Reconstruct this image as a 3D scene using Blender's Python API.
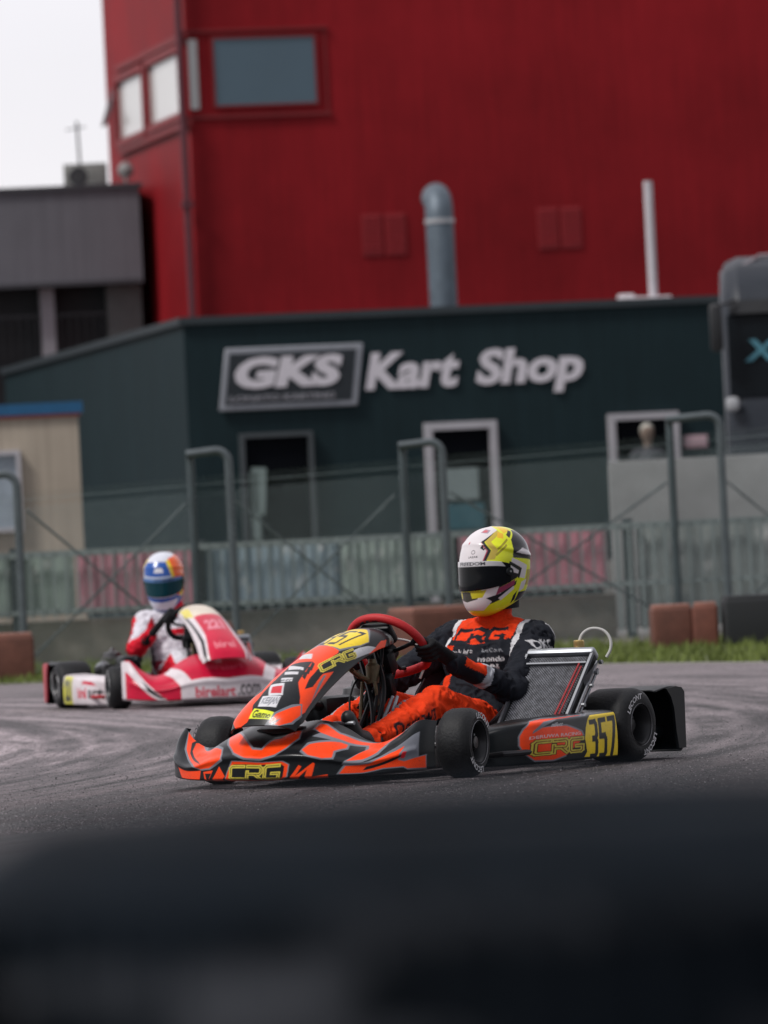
import bpy, bmesh, math, random
import numpy as np
from mathutils import Matrix, Vector
random.seed(7); np.random.seed(7)
R = math.radians
scene = bpy.context.scene
for o in list(bpy.data.objects): bpy.data.objects.remove(o)
COL = scene.collection

# ------------------------------------------------------------------ camera
CAM_H, PITCH, ROLL = 0.8386, 0.006460, 0.049294
cam_d = bpy.data.cameras.new('camera'); cam = bpy.data.objects.new('camera', cam_d); COL.objects.link(cam)
cam_d.sensor_fit = 'HORIZONTAL'; cam_d.sensor_width = 24.0; cam_d.lens = 200.0
cam_d.clip_start = 0.1; cam_d.clip_end = 3000
cam_d.dof.use_dof = True; cam_d.dof.focus_distance = 24.0; cam_d.dof.aperture_fstop = 4.9; cam_d.dof.aperture_blades = 9
_r0 = Vector((1, 0, 0)); _u0 = Vector((0, -math.sin(PITCH), math.cos(PITCH))); _f0 = Vector((0, math.cos(PITCH), math.sin(PITCH)))
_r = _r0 * math.cos(ROLL) - _u0 * math.sin(ROLL); _u = _r0 * math.sin(ROLL) + _u0 * math.cos(ROLL)
cam.matrix_world = Matrix(((_r.x, _u.x, -_f0.x, 0), (_r.y, _u.y, -_f0.y, 0), (_r.z, _u.z, -_f0.z, CAM_H), (0, 0, 0, 1)))
scene.camera = cam

# ------------------------------------------------------------------ light
SUN_EL, SUN_AZ = 52, 238     # azimuth: direction the light comes FROM, degrees clockwise from +Y
world = bpy.data.worlds.new('World'); scene.world = world; world.use_nodes = True
nt = world.node_tree; nt.nodes.clear()
sky = nt.nodes.new('ShaderNodeTexSky'); sky.sky_type = 'NISHITA'; sky.sun_disc = False
sky.sun_elevation = R(SUN_EL); sky.sun_rotation = R(SUN_AZ)
tc = nt.nodes.new('ShaderNodeTexCoord'); nz = nt.nodes.new('ShaderNodeTexNoise'); nz.inputs['Scale'].default_value = 2.2; nz.inputs['Detail'].default_value = 6
mp = nt.nodes.new('ShaderNodeMapping'); mp.inputs['Scale'].default_value = (1, 1, 3)
cr = nt.nodes.new('ShaderNodeValToRGB')
cr.color_ramp.elements[0].position = .3; cr.color_ramp.elements[0].color = (6.6, 6.35, 6.7, 1)
cr.color_ramp.elements[1].position = .75; cr.color_ramp.elements[1].color = (8.6, 8.2, 8.5, 1)
mx = nt.nodes.new('ShaderNodeMixRGB'); mx.inputs[0].default_value = .86
bg = nt.nodes.new('ShaderNodeBackground'); bg.inputs[1].default_value = .09
wo = nt.nodes.new('ShaderNodeOutputWorld')
L = nt.links.new
sxw = nt.nodes.new('ShaderNodeSeparateXYZ'); L(tc.outputs['Generated'], sxw.inputs[0])
mrw = nt.nodes.new('ShaderNodeMapRange'); mrw.interpolation_type = 'SMOOTHSTEP'; L(sxw.outputs[1], mrw.inputs[0])
for i_, v_ in enumerate((-.3, 1.0, .50, 1.02)): mrw.inputs[i_ + 1].default_value = v_
scw = nt.nodes.new('ShaderNodeVectorMath'); scw.operation = 'SCALE'; L(mrw.outputs[0], scw.inputs['Scale'])
L(tc.outputs['Generated'], mp.inputs[0]); L(mp.outputs[0], nz.inputs['Vector']); L(nz.outputs['Fac'], cr.inputs[0])
L(sky.outputs[0], mx.inputs[1]); L(cr.outputs[0], scw.inputs[0]); L(scw.outputs[0], mx.inputs[2]); L(mx.outputs[0], bg.inputs[0]); L(bg.outputs[0], wo.inputs[0])
sd = bpy.data.lights.new('sun', 'SUN'); so = bpy.data.objects.new('sun', sd); COL.objects.link(so)
sd.energy = 1.9; sd.angle = R(12); sd.color = (1, .96, .92)
_az, _el = R(SUN_AZ), R(SUN_EL)
_d = Vector((math.sin(_az) * math.cos(_el), math.cos(_az) * math.cos(_el), math.sin(_el)))
so.rotation_euler = _d.to_track_quat('Z', 'Y').to_euler(); so.location = (0, 20, 40)
vs = scene.view_settings; vs.view_transform = 'Standard'; vs.look = 'None'; vs.exposure = 0.58; vs.gamma = 1.0; vs.use_curve_mapping = False
scene.render.engine = 'CYCLES'; scene.cycles.use_denoising = True
scene.cycles.max_bounces = 6; scene.cycles.transparent_max_bounces = 8
scene.cycles.sample_clamp_indirect = 4

# ------------------------------------------------------------------ materials
MATS = {}
def srgb(r, g, b):
    f = lambda c: ((c / 255 + .055) / 1.055)**2.4 if c > 10.3 else c / 255 / 12.92
    return (f(r), f(g), f(b))
def mat(name, col, rough=.5, metal=0., vary=.12, scale=8., bump=0., bscale=60., coat=0., spec=.5, paint=False, trans=0., grime=0.):
    if name in MATS: return MATS[name]
    m = bpy.data.materials.new(name); m.use_nodes = True; n = m.node_tree.nodes; l = m.node_tree.links
    b = n['Principled BSDF']; b.inputs['Roughness'].default_value = rough; b.inputs['Metallic'].default_value = metal
    b.inputs['Coat Weight'].default_value = coat; b.inputs['Coat Roughness'].default_value = .08; b.inputs['Specular IOR Level'].default_value = spec
    t = n.new('ShaderNodeTexCoord')
    nz = n.new('ShaderNodeTexNoise'); nz.inputs['Scale'].default_value = scale; nz.inputs['Detail'].default_value = 7; nz.inputs['Roughness'].default_value = .62
    l.new(t.outputs['Object'], nz.inputs['Vector'])
    mr = n.new('ShaderNodeMapRange'); mr.inputs[1].default_value = .3; mr.inputs[2].default_value = .7
    mr.inputs[3].default_value = 1 - vary; mr.inputs[4].default_value = 1 + vary * .6
    l.new(nz.outputs['Fac'], mr.inputs[0])
    hs = n.new('ShaderNodeVectorMath'); hs.operation = 'SCALE'
    if paint:
        a = n.new('ShaderNodeAttribute'); a.attribute_name = 'paint'; l.new(a.outputs['Color'], hs.inputs[0])
    else: hs.inputs[0].default_value = col
    l.new(mr.outputs[0], hs.inputs['Scale']); l.new(hs.outputs[0], b.inputs['Base Color'])
    if grime:   # rubber specks, stone chips and road dust
        g1 = n.new('ShaderNodeTexNoise'); g1.inputs['Scale'].default_value = 55; g1.inputs['Detail'].default_value = 9; g1.inputs['Roughness'].default_value = .75; l.new(t.outputs['Object'], g1.inputs['Vector'])
        g2 = n.new('ShaderNodeMapRange'); g2.inputs[1].default_value = .56; g2.inputs[2].default_value = .68; g2.inputs[4].default_value = grime; l.new(g1.outputs['Fac'], g2.inputs[0])
        g3 = n.new('ShaderNodeMixRGB'); l.new(g2.outputs[0], g3.inputs[0]); l.new(hs.outputs[0], g3.inputs[1]); g3.inputs[2].default_value = (.045, .042, .040, 1); l.new(g3.outputs[0], b.inputs['Base Color'])
    rr = n.new('ShaderNodeMapRange'); rr.inputs[3].default_value = max(.02, rough - .07); rr.inputs[4].default_value = min(1, rough + .1)
    l.new(nz.outputs['Fac'], rr.inputs[0]); l.new(rr.outputs[0], b.inputs['Roughness'])
    if bump:
        n2 = n.new('ShaderNodeTexNoise'); n2.inputs['Scale'].default_value = bscale; n2.inputs['Detail'].default_value = 4
        l.new(t.outputs['Object'], n2.inputs['Vector'])
        bp = n.new('ShaderNodeBump'); bp.inputs['Strength'].default_value = bump; bp.inputs['Distance'].default_value = .01
        l.new(n2.outputs['Fac'], bp.inputs['Height']); l.new(bp.outputs[0], b.inputs['Normal'])
    if trans: b.inputs['Transmission Weight'].default_value = trans
    MATS[name] = m; return m

RUB = lambda: mat('tyre_rubber', (.011, .012, .014), .62, vary=.35, scale=14, bump=.25, bscale=90, spec=.3)
BLK = lambda: mat('black_plastic', (.007, .009, .011), .42, vary=.25, scale=12, spec=.22)
PNT = lambda: mat('livery_paint', (1, 1, 1), .30, vary=.16, scale=9, coat=.08, spec=.22, paint=True, grime=.25, bump=.03, bscale=14)
SUIT = lambda: mat('suit_fabric', (1, 1, 1), .78, grime=.25, vary=.2, scale=26, bump=.3, bscale=38, paint=True, spec=.12)
HLM = lambda: mat('helmet_paint', (1, 1, 1), .22, vary=.04, scale=9, coat=.25, spec=.4, paint=True)
STL = lambda: mat('steel_tube', (.30, .31, .33), .38, .85, vary=.2)
ALU = lambda: mat('brushed_aluminium', (.36, .38, .41), .42, .8, vary=.18, scale=20)
DST = lambda: mat('dark_steel', (.06, .06, .065), .45, .6, vary=.3)
GOLD = lambda: mat('gold_anodised', (.55, .40, .16), .35, .8)
MAG = lambda: mat('black_magnesium', (.022, .023, .026), .38, .3, vary=.2)
WHT = lambda: mat('white_print', (.62, .62, .64), .5, vary=.1)
GLV = lambda: mat('black_glove_cloth', (.010, .011, .013), .75, vary=.2, bump=.3, bscale=120, spec=.2)
REDG = lambda: mat('red_suede_grip', (.46, .010, .014), .6, vary=.15, bump=.2, bscale=150)

# ------------------------------------------------------------------ mesh helper
class MB:
    def __init__(s): s.v = []; s.f = []; s.m = []; s.n = 0
    def add(s, v, f, mi=0):
        s.v.extend([tuple(map(float, p)) for p in v]); s.f.extend([tuple(int(i) + s.n for i in q) for q in f]); s.m.extend([mi] * len(f)); s.n += len(v)
        return s
    def box(s, c, d, rot=None, bev=0., mi=0, seg=2):
        bm = bmesh.new(); bmesh.ops.create_cube(bm, size=1); bmesh.ops.scale(bm, vec=d, verts=bm.verts)
        if bev: bmesh.ops.bevel(bm, geom=bm.edges[:], offset=bev, segments=seg, profile=.5, affect='EDGES')
        M = Matrix.Translation(c) @ (Matrix.Rotation(R(rot[0]), 4, 'X') if 0 else (Matrix.Rotation(R(rot[2]), 4, 'Z') @ Matrix.Rotation(R(rot[1]), 4, 'Y') @ Matrix.Rotation(R(rot[0]), 4, 'X') if rot else Matrix()))
        bm.transform(M); bm.verts.index_update()
        s.add([v.co for v in bm.verts], [[v.index for v in f.verts] for f in bm.faces], mi); bm.free(); return s
    def tube(s, path, r, seg=8, mi=0, closed=False, cap=True):
        P = [Vector(p) for p in path]; n = len(P); rr = r if hasattr(r, '__len__') else [r] * n
        T = []
        for i in range(n):
            a = P[(i - 1) % n] if (i > 0 or closed) else P[0]; b = P[(i + 1) % n] if (i < n - 1 or closed) else P[-1]
            T.append((b - a).normalized())
        up = Vector((0, 0, 1)) if abs(T[0].z) < .9 else Vector((1, 0, 0))
        N = (up - T[0] * up.dot(T[0])).normalized(); V = []
        for i in range(n):
            N = (N - T[i] * N.dot(T[i])).normalized(); B = T[i].cross(N)
            for k in range(seg):
                a = 2 * math.pi * k / seg; V.append(P[i] + (N * math.cos(a) + B * math.sin(a)) * rr[i])
        F = []
        for i in range(n if closed else n - 1):
            for k in range(seg):
                j = (i + 1) % n; F.append((i * seg + k, i * seg + (k + 1) % seg, j * seg + (k + 1) % seg, j * seg + k))
        if cap and not closed: F.append(tuple(range(seg))[::-1]); F.append(tuple((n - 1) * seg + k for k in range(seg)))
        return s.add(V, F, mi)
    def lathe(s, prof, c=(0, 0, 0), axis='Y', seg=40, mi=0, M=None):
        """prof = [(along axis, radius)]"""
        V = []; F = []
        for a, r in prof:
            for k in range(seg):
                t = 2 * math.pi * k / seg; x, z = r * math.cos(t), r * math.sin(t)
                p = Vector({'Y': (x, a, z), 'X': (a, x, z), 'Z': (x, z, a)}[axis])
                if M: p = M @ p
                V.append(p + Vector(c))
        for i in range(len(prof) - 1):
            for k in range(seg): F.append((i * seg + k, i * seg + (k + 1) % seg, (i + 1) * seg + (k + 1) % seg, (i + 1) * seg + k))
        return s.add(V, F, mi)
    def prism(s, poly, y0, y1, plane='XZ', mi=0):
        n = len(poly); g = {'XZ': lambda p, y: (p[0], y, p[1]), 'YZ': lambda p, y: (y, p[0], p[1]), 'XY': lambda p, y: (p[0], p[1], y)}[plane]
        V = [g(p, y0) for p in poly] + [g(p, y1) for p in poly]
        F = [tuple(range(n)), tuple(range(n, 2 * n))[::-1]] + [(i, (i + 1) % n, n + (i + 1) % n, n + i) for i in range(n)]
        return s.add(V, F, mi)
    def build(s, name, mats, parent=None, smooth=35, loc=None, bevel=0):
        me = bpy.data.meshes.new(name); me.from_pydata(s.v, [], s.f); 
        bm = bmesh.new(); bm.from_mesh(me); bmesh.ops.recalc_face_normals(bm, faces=bm.faces); bm.to_mesh(me); bm.free()
        for m in (mats if isinstance(mats, (list, tuple)) else [mats]): me.materials.append(m)
        me.polygons.foreach_set('material_index', s.m)
        if smooth: me.shade_smooth(); me.set_sharp_from_angle(angle=R(smooth))
        o = bpy.data.objects.new(name, me); COL.objects.link(o); o.parent = parent
        if loc: o.location = loc
        if bevel:
            b = o.modifiers.new('b', 'BEVEL'); b.width = bevel; b.segments = 2; b.limit_method = 'ANGLE'
        return o
def tag(o, label=None, cat=None, group=None, kind=None):
    for k, v in (('label', label), ('category', cat), ('group', group), ('kind', kind)):
        if v: o[k] = v
    return o
def empty(name, loc=(0, 0, 0), rz=0.):
    o = bpy.data.objects.new(name, None); COL.objects.link(o); o.location = loc; o.rotation_euler = (0, 0, rz); o.empty_display_size = .2; return o

# ------------------------------------------------------------------ text glyphs (2-D triangles from the built-in font)
_TX = {}
def glyphs(body, bold=0., shear=0., space=1.):
    """unit-height (cap ~1) triangles of the text, x from 0"""
    k = (body, bold, shear, space)
    if k not in _TX:
        c = bpy.data.curves.new('t', 'FONT'); c.body = body; c.size = 1; c.offset = bold; c.shear = shear; c.space_character = space; c.resolution_u = 3
        o = bpy.data.objects.new('t', c); COL.objects.link(o); dg = bpy.context.evaluated_depsgraph_get(); dg.update()
        me = o.evaluated_get(dg).to_mesh(); me.calc_loop_triangles()
        V = np.array([v.co[:2] for v in me.vertices]) if len(me.vertices) else np.zeros((0, 2)); T = np.array([t.vertices[:] for t in me.loop_triangles])
        o.evaluated_get(dg).to_mesh_clear(); bpy.data.objects.remove(o); bpy.data.curves.remove(c)
        _TX[k] = (V, T)
    return _TX[k]
# strokes of wide square letters, unit box
SQ = {'C': [[(1, 1), (.12, 1), (0, .88), (0, .12), (.12, 0), (1, 0)]],
      'R': [[(0, 0), (0, .62)], [(0, 1), (.88, 1), (1, .88), (1, .58), (.88, .42), (0, .42)], [(.55, .42), (1, 0)]],
      '3': [[(0, 1), (.85, 1), (1, .9), (1, .62), (.82, .52), (.35, .52)], [(.82, .52), (1, .42), (1, .1), (.85, 0), (0, 0)]],
      '5': [[(1, 1), (0, 1), (0, .56), (.82, .56), (1, .46), (1, .1), (.85, 0), (0, 0)]],
      '7': [[(0, 1), (1, 1), (1, .85), (.45, 0)]],
      'G': [[(1, 1), (.12, 1), (0, .88), (0, .12), (.12, 0), (.88, 0), (1, .12), (1, .46), (.5, .46)]]}
class Canvas:
    def __init__(s, w, h, base): s.w, s.h = w, h; s.a = np.ones((h, w, 3)) * np.array(base)
    def _m(s, pts, x0, x1, y0, y1):
        X, Y = np.meshgrid((np.arange(x0 * 2, x1 * 2) + .5) / (2 * s.w), (np.arange(y0 * 2, y1 * 2) + .5) / (2 * s.h))
        ins = np.zeros(X.shape, bool); n = len(pts)
        for i in range(n):
            (ax, ay), (bx, by) = pts[i], pts[(i + 1) % n]
            if ay == by: continue
            c = ((ay > Y) != (by > Y)) & (X < (bx - ax) * (Y - ay) / (by - ay) + ax); ins ^= c
        return ins.reshape(y1 - y0, 2, x1 - x0, 2).mean((1, 3))
    def poly(s, pts, col, alpha=1.):
        p = np.array(pts, float); x0, y0 = np.floor(p.min(0) * (s.w, s.h)).astype(int); x1, y1 = np.ceil(p.max(0) * (s.w, s.h)).astype(int) + 1
        x0, y0 = max(x0, 0), max(y0, 0); x1, y1 = min(x1, s.w), min(y1, s.h)
        if x1 <= x0 or y1 <= y0: return
        m = s._m(pts, x0, x1, y0, y1)[..., None] * alpha
        s.a[y0:y1, x0:x1] = s.a[y0:y1, x0:x1] * (1 - m) + m * np.array(col)
    def text(s, body, quad, col, bold=.02, shear=0., alpha=1.):
        V, T = glyphs(body, bold, shear)
        if len(V) == 0: return
        lo, hi = V.min(0), V.max(0); U = (V - lo) / (hi - lo); q = np.array(quad, float)
        P = ((1 - U[:, :1]) * (1 - U[:, 1:]) * q[0] + U[:, :1] * (1 - U[:, 1:]) * q[1] + U[:, :1] * U[:, 1:] * q[2] + (1 - U[:, :1]) * U[:, 1:] * q[3])
        for t in T: s.poly(P[t], col, alpha)
    def strokes(s, word, quad, col, wd, gap=.22, asp=3.4):
        q = np.array(quad, float); n = len(word); wl = (1 - gap * (n - 1) / n) / n
        def mp(x, y): return tuple((1 - x) * (1 - y) * q[0] + x * (1 - y) * q[1] + x * y * q[2] + (1 - x) * y * q[3])
        for i, ch in enumerate(word):
            ox = i * (1 - wl) / (n - 1)
            for pl in SQ[ch]:
                for (ax, ay), (bx, by) in zip(pl[:-1], pl[1:]):
                    A = np.array([(ox + ax * wl) * asp, ay]); B = np.array([(ox + bx * wl) * asp, by]); d = (B - A) / np.linalg.norm(B - A); nn = np.array([-d[1], d[0]]) * wd / 2; A = A - d * wd * .4; B = B + d * wd * .4
                    s.poly([mp(p[0] / asp, p[1]) for p in (A + nn, B + nn, B - nn, A - nn)], col)
    def sample(s, u, v):
        x = np.clip(u * s.w - .5, 0, s.w - 1.001); y = np.clip(v * s.h - .5, 0, s.h - 1.001); i, j = x.astype(int), y.astype(int); fx, fy = (x - i)[..., None], (y - j)[..., None]; a = s.a
        i2, j2 = np.minimum(i + 1, s.w - 1), np.minimum(j + 1, s.h - 1)
        return (a[j, i] * (1 - fx) + a[j, i2] * fx) * (1 - fy) + (a[j2, i] * (1 - fx) + a[j2, i2] * fx) * fy
def set_paint(me, cols):
    at = me.color_attributes.new('paint', 'FLOAT_COLOR', 'POINT')
    at.data.foreach_set('color', np.concatenate([cols, np.ones((len(cols), 1))], 1).astype(np.float32).ravel())
def surface(name, fn, nu, nv, parent, canvas=None, m=None, thick=.004, mats=None, wrap=False):
    U, V = np.meshgrid(np.linspace(0, 1, nu), np.linspace(0, 1, nv), indexing='ij'); S = fn(U, V).reshape(-1, 3)
    i = np.arange(nu - 1)[:, None] * nv + np.arange(nv - 1)[None, :]
    F = np.stack([i, i + nv, i + nv + 1, i + 1], -1).reshape(-1, 4)
    me = bpy.data.meshes.new(name); me.from_pydata(S.tolist(), [], F.tolist())
    if canvas is not None: set_paint(me, canvas.sample(U.ravel(), V.ravel()))
    me.materials.append(m or PNT()); me.shade_smooth()
    o = bpy.data.objects.new(name, me); COL.objects.link(o); o.parent = parent
    if thick:
        s = o.modifiers.new('s', 'SOLIDIFY'); s.thickness = thick; s.offset = 0
    return o
def vnoise(P, seed=0):
    """3-D value noise, numpy"""
    P = np.asarray(P); I = np.floor(P).astype(np.int64); f = P - I; f = f * f * (3 - 2 * f); out = 0
    for dx in (0, 1):
        for dy in (0, 1):
            for dz in (0, 1):
                h = (I[:, 0] + dx) * 374761393 + (I[:, 1] + dy) * 668265263 + (I[:, 2] + dz) * 2147483647 + seed * 974711
                h = (h ^ (h >> 13)) * 1274126177; h = (h ^ (h >> 16)) & 0xffff
                w = (f[:, 0] if dx else 1 - f[:, 0]) * (f[:, 1] if dy else 1 - f[:, 1]) * (f[:, 2] if dz else 1 - f[:, 2])
                out = out + w * h / 65535.
    return out
# SURF BEGIN -- parametric body panels in kart space (x forward, y left, z up), u across / along, v around
def interp(xs, ys, t):
    """smooth monotone-ish cubic interpolation"""
    xs = np.asarray(xs, float); ys = np.asarray(ys, float); t = np.clip(np.asarray(t, float), xs[0], xs[-1])
    d = np.diff(ys) / np.diff(xs)
    m = np.empty_like(ys); m[0] = d[0]; m[-1] = d[-1]; m[1:-1] = (d[1:] + d[:-1]) / 2
    k = np.clip(np.searchsorted(xs, t, side='right') - 1, 0, len(xs) - 2)
    h = xs[k + 1] - xs[k]; s = (t - xs[k]) / h
    return ((2*s**3 - 3*s**2 + 1) * ys[k] + (s**3 - 2*s**2 + s) * h * m[k] + (-2*s**3 + 3*s**2) * ys[k + 1] + (s**3 - s**2) * h * m[k + 1])

def fairing(u, v):
    a = np.abs(2*u - 1); sg = np.sign(2*u - 1)
    px = interp([0, .22, .45, .65, .82, .93, 1], [1.065, 1.058, 1.015, .955, .885, .82, .755], a)
    py = interp([0, .22, .45, .65, .82, .93, 1], [0, .150, .30, .415, .50, .540, .552], a)
    zt = interp([0, .2, .36, .5, .62, .76, .88, 1], [.225, .235, .205, .160, .148, .180, .222, .218], a)
    dp = interp([0, .3, .6, .8, 1], [.25, .24, .17, .12, .07], a)
    zb = interp([0, .6, 1], [.030, .035, .045], a)
    w = np.clip((v - .30) / .70, 0, 1)
    back = dp * (w**1.5)
    zz = zb + (zt - zb) * interp([0, .08, .32, .6, 1], [0, .06, .38, .72, 1], v)
    lip = np.clip(1 - v / .08, 0, 1)
    back = back + .05 * lip**2
    crease = .010 * np.exp(-((v - .36) / .05)**2) * (a < .9)
    x = px - back * (1 - .35 * a) + crease
    y = py * sg - sg * back * a * .15
    # scooped channel either side of the centre hood
    return np.stack([x, y, zz], -1)

def nose(u, v):
    """v 0 front bottom -> 1 rear top ; u 0 right -> 1 left"""
    X = interp([0, .12, .27, .45, .62, .78, .9, 1], [1.085, 1.050, .955, .785, .605, .43, .31, .245], v)
    Z = interp([0, .12, .27, .45, .62, .78, .9, 1], [.232, .283, .350, .432, .500, .548, .560, .550], v)
    W = interp([0, .12, .27, .45, .62, .78, .9, 1], [.138, .145, .135, .120, .112, .108, .102, .085], v)
    Hh = interp([0, .12, .27, .45, .62, .78, .9, 1], [.055, .075, .085, .090, .085, .080, .075, .060], v)
    e = 1e-3
    dX = interp([0, .12, .27, .45, .62, .78, .9, 1], [1.085, 1.050, .955, .785, .605, .43, .31, .245], np.clip(v + e, 0, 1)) - interp([0, .12, .27, .45, .62, .78, .9, 1], [1.085, 1.050, .955, .785, .605, .43, .31, .245], np.clip(v - e, 0, 1))
    dZ = interp([0, .12, .27, .45, .62, .78, .9, 1], [.232, .283, .350, .432, .500, .548, .560, .550], np.clip(v + e, 0, 1)) - interp([0, .12, .27, .45, .62, .78, .9, 1], [.232, .283, .350, .432, .500, .548, .560, .550], np.clip(v - e, 0, 1))
    L = np.sqrt(dX**2 + dZ**2); nx, nz = -dZ / L, dX / L
    nx, nz = np.where(nz < 0, -nx, nx), np.abs(nz)
    q = 2*u - 1
    ph = q * math.radians(86)
    yy = W * np.sign(ph) * np.abs(np.sin(ph))**.85
    dr = Hh * (1 - np.cos(ph)**.9)
    return np.stack([X - nx * dr, yy, Z - nz * dr], -1)

def pod(u, v):
    """u 0 front -> 1 rear ; v 0 bottom inner edge -> 1 top inner edge (left pod, y>0)"""
    x = .33 - .685 * u
    out = interp([0, .06, .15, .35, .6, 1], [.50, .575, .63, .665, .675, .68], u)
    zt = interp([0, .06, .2, .5, 1], [.145, .170, .188, .195, .205], u)
    inn = interp([0, .1, .3, 1], [.49, .50, .52, .55], u)
    zb = .03
    # cross-section: bottom lip, outer face (slightly leaning), rounded shoulder, top
    f = interp([0, .10, .18, .60, .72, 1], [.75, .96, 1, .985, .90, 0], v)
    g = interp([0, .10, .18, .60, .72, 1], [0, .0, .07, .80, .95, 1.0], v)
    y = inn + (out - inn) * f
    z = zb + (zt - zb) * g
    return np.stack([x, y, z], -1)
# SURF END
LIV_FAIRING = [
    ('S', [(0.317,0.83),(0.317,0.981),(0.429,0.585),(0.459,0.491),(0.486,0.484),(0.494,0.61),(0.506,0.736),(0.529,0.862),(0.579,0.767),(0.598,0.579),(0.571,0.447),(0.544,0.358),(0.494,0.314),(0.444,0.327),(0.405,0.39),(0.359,0.56)]),
    ('O', [(0.317,0.843),(0.34,0.862),(0.429,0.56),(0.459,0.459),(0.49,0.459),(0.502,0.585),(0.521,0.673),(0.544,0.799),(0.579,0.73),(0.591,0.597),(0.568,0.465),(0.541,0.384),(0.498,0.346),(0.448,0.352),(0.405,0.415),(0.371,0.541)]),
    ('S', [(0.402,0.314),(0.568,0.296),(0.587,0.245),(0.579,0.075),(0.541,0.0),(0.367,0.0),(0.382,0.164)]),
    ('O', [(0.405,0.302),(0.564,0.283),(0.583,0.239),(0.575,0.082),(0.537,0.0),(0.371,0.0),(0.386,0.164)]),
    ('K', [(0.409,0.264),(0.56,0.258),(0.571,0.22),(0.564,0.082),(0.544,0.025),(0.398,0.038),(0.394,0.157)]),
    ('O', [(0.583,0.05),(0.614,0.233),(0.622,0.214),(0.602,0.088),(0.625,0.164),(0.656,0.277),(0.66,0.258),(0.649,0.063),(0.695,0.101),(0.691,0.031),(0.625,0.0),(0.637,0.176),(0.602,0.019)]),
    ('S', [(0.081,1.0),(0.093,1.0),(0.147,1.0),(0.193,1.0),(0.205,0.918),(0.351,0.522),(0.371,0.327),(0.317,0.226),(0.278,0.239),(0.205,0.434),(0.127,0.673)]),
    ('O', [(0.085,1.0),(0.097,1.0),(0.139,1.0),(0.17,1.0),(0.243,0.748),(0.347,0.497),(0.363,0.352),(0.313,0.252),(0.274,0.27),(0.205,0.478),(0.135,0.704)]),
    ('K', [(0.131,1.0),(0.147,1.0),(0.139,0.962),(0.162,0.755),(0.228,0.522),(0.282,0.34),(0.228,0.472),(0.162,0.679),(0.127,0.906)]),
    ('O', [(0.131,0.296),(0.274,0.245),(0.266,0.063),(0.158,0.088)]),
    ('O', [(0.286,0.208),(0.328,0.208),(0.301,0.0),(0.293,0.0)]),
    ('K', [(0.293,0.176),(0.32,0.164),(0.301,0.006)]),
    ('O', [(0.313,0.0),(0.355,0.252),(0.375,0.107),(0.351,0.0)]),
    ('S', [(0.614,0.409),(0.625,0.541),(0.695,0.698),(0.73,0.78),(0.737,0.604),(0.71,0.478),(0.714,0.365),(0.68,0.327),(0.637,0.358)]),
    ('O', [(0.618,0.434),(0.633,0.522),(0.699,0.667),(0.726,0.736),(0.73,0.616),(0.703,0.491),(0.707,0.384),(0.683,0.352),(0.641,0.377)]),
    ('S', [(0.606,0.78),(0.595,0.956),(0.625,0.95),(0.683,0.868),(0.741,0.95),(0.811,1.0),(0.853,1.0),(0.915,1.0),(0.961,1.0),(0.965,1.0),(0.942,0.818),(0.888,0.987),(0.861,0.736),(0.834,0.497),(0.795,0.358),(0.734,0.296),(0.784,0.654),(0.776,0.786),(0.726,0.698),(0.68,0.667),(0.625,0.648),(0.637,0.748)]),
    ('O', [(0.61,0.805),(0.606,0.918),(0.625,0.925),(0.683,0.836),(0.745,0.899),(0.811,1.0),(0.853,1.0),(0.915,1.0),(0.958,1.0),(0.931,0.994),(0.892,1.0),(0.849,0.824),(0.826,0.56),(0.792,0.421),(0.749,0.371),(0.792,0.711),(0.78,0.849),(0.722,0.755),(0.68,0.723),(0.637,0.748)]),
    ('K', [(0.857,0.799),(0.903,0.975),(0.946,1.0),(0.985,1.0),(0.988,0.943),(0.95,0.736),(0.903,0.654),(0.865,0.491),(0.842,0.478)]),
    ('K', [(0.865,1.0),(0.923,1.0),(0.942,1.0),(0.911,1.0),(0.861,1.0),(0.819,1.0)]),
    ('S', [(0.718,0.101),(0.741,0.302),(0.815,0.371),(0.865,0.491),(0.919,0.579),(0.954,0.66),(0.954,0.252),(0.977,0.277),(0.973,0.019),(0.919,0.069),(0.907,0.126),(0.849,0.151),(0.792,0.094)]),
    ('O', [(0.726,0.113),(0.745,0.27),(0.815,0.327),(0.869,0.434),(0.911,0.472),(0.892,0.27),(0.911,0.22),(0.95,0.239),(0.973,0.258),(0.973,0.069),(0.919,0.094),(0.907,0.145),(0.849,0.176),(0.792,0.119)]),
    ('K', [(0.792,0.17),(0.869,0.264),(0.927,0.346),(0.88,0.333),(0.803,0.252)]),
    ('R', [(0.9,0.289),(0.911,0.377),(0.923,0.358),(0.911,0.27)]),
]
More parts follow.
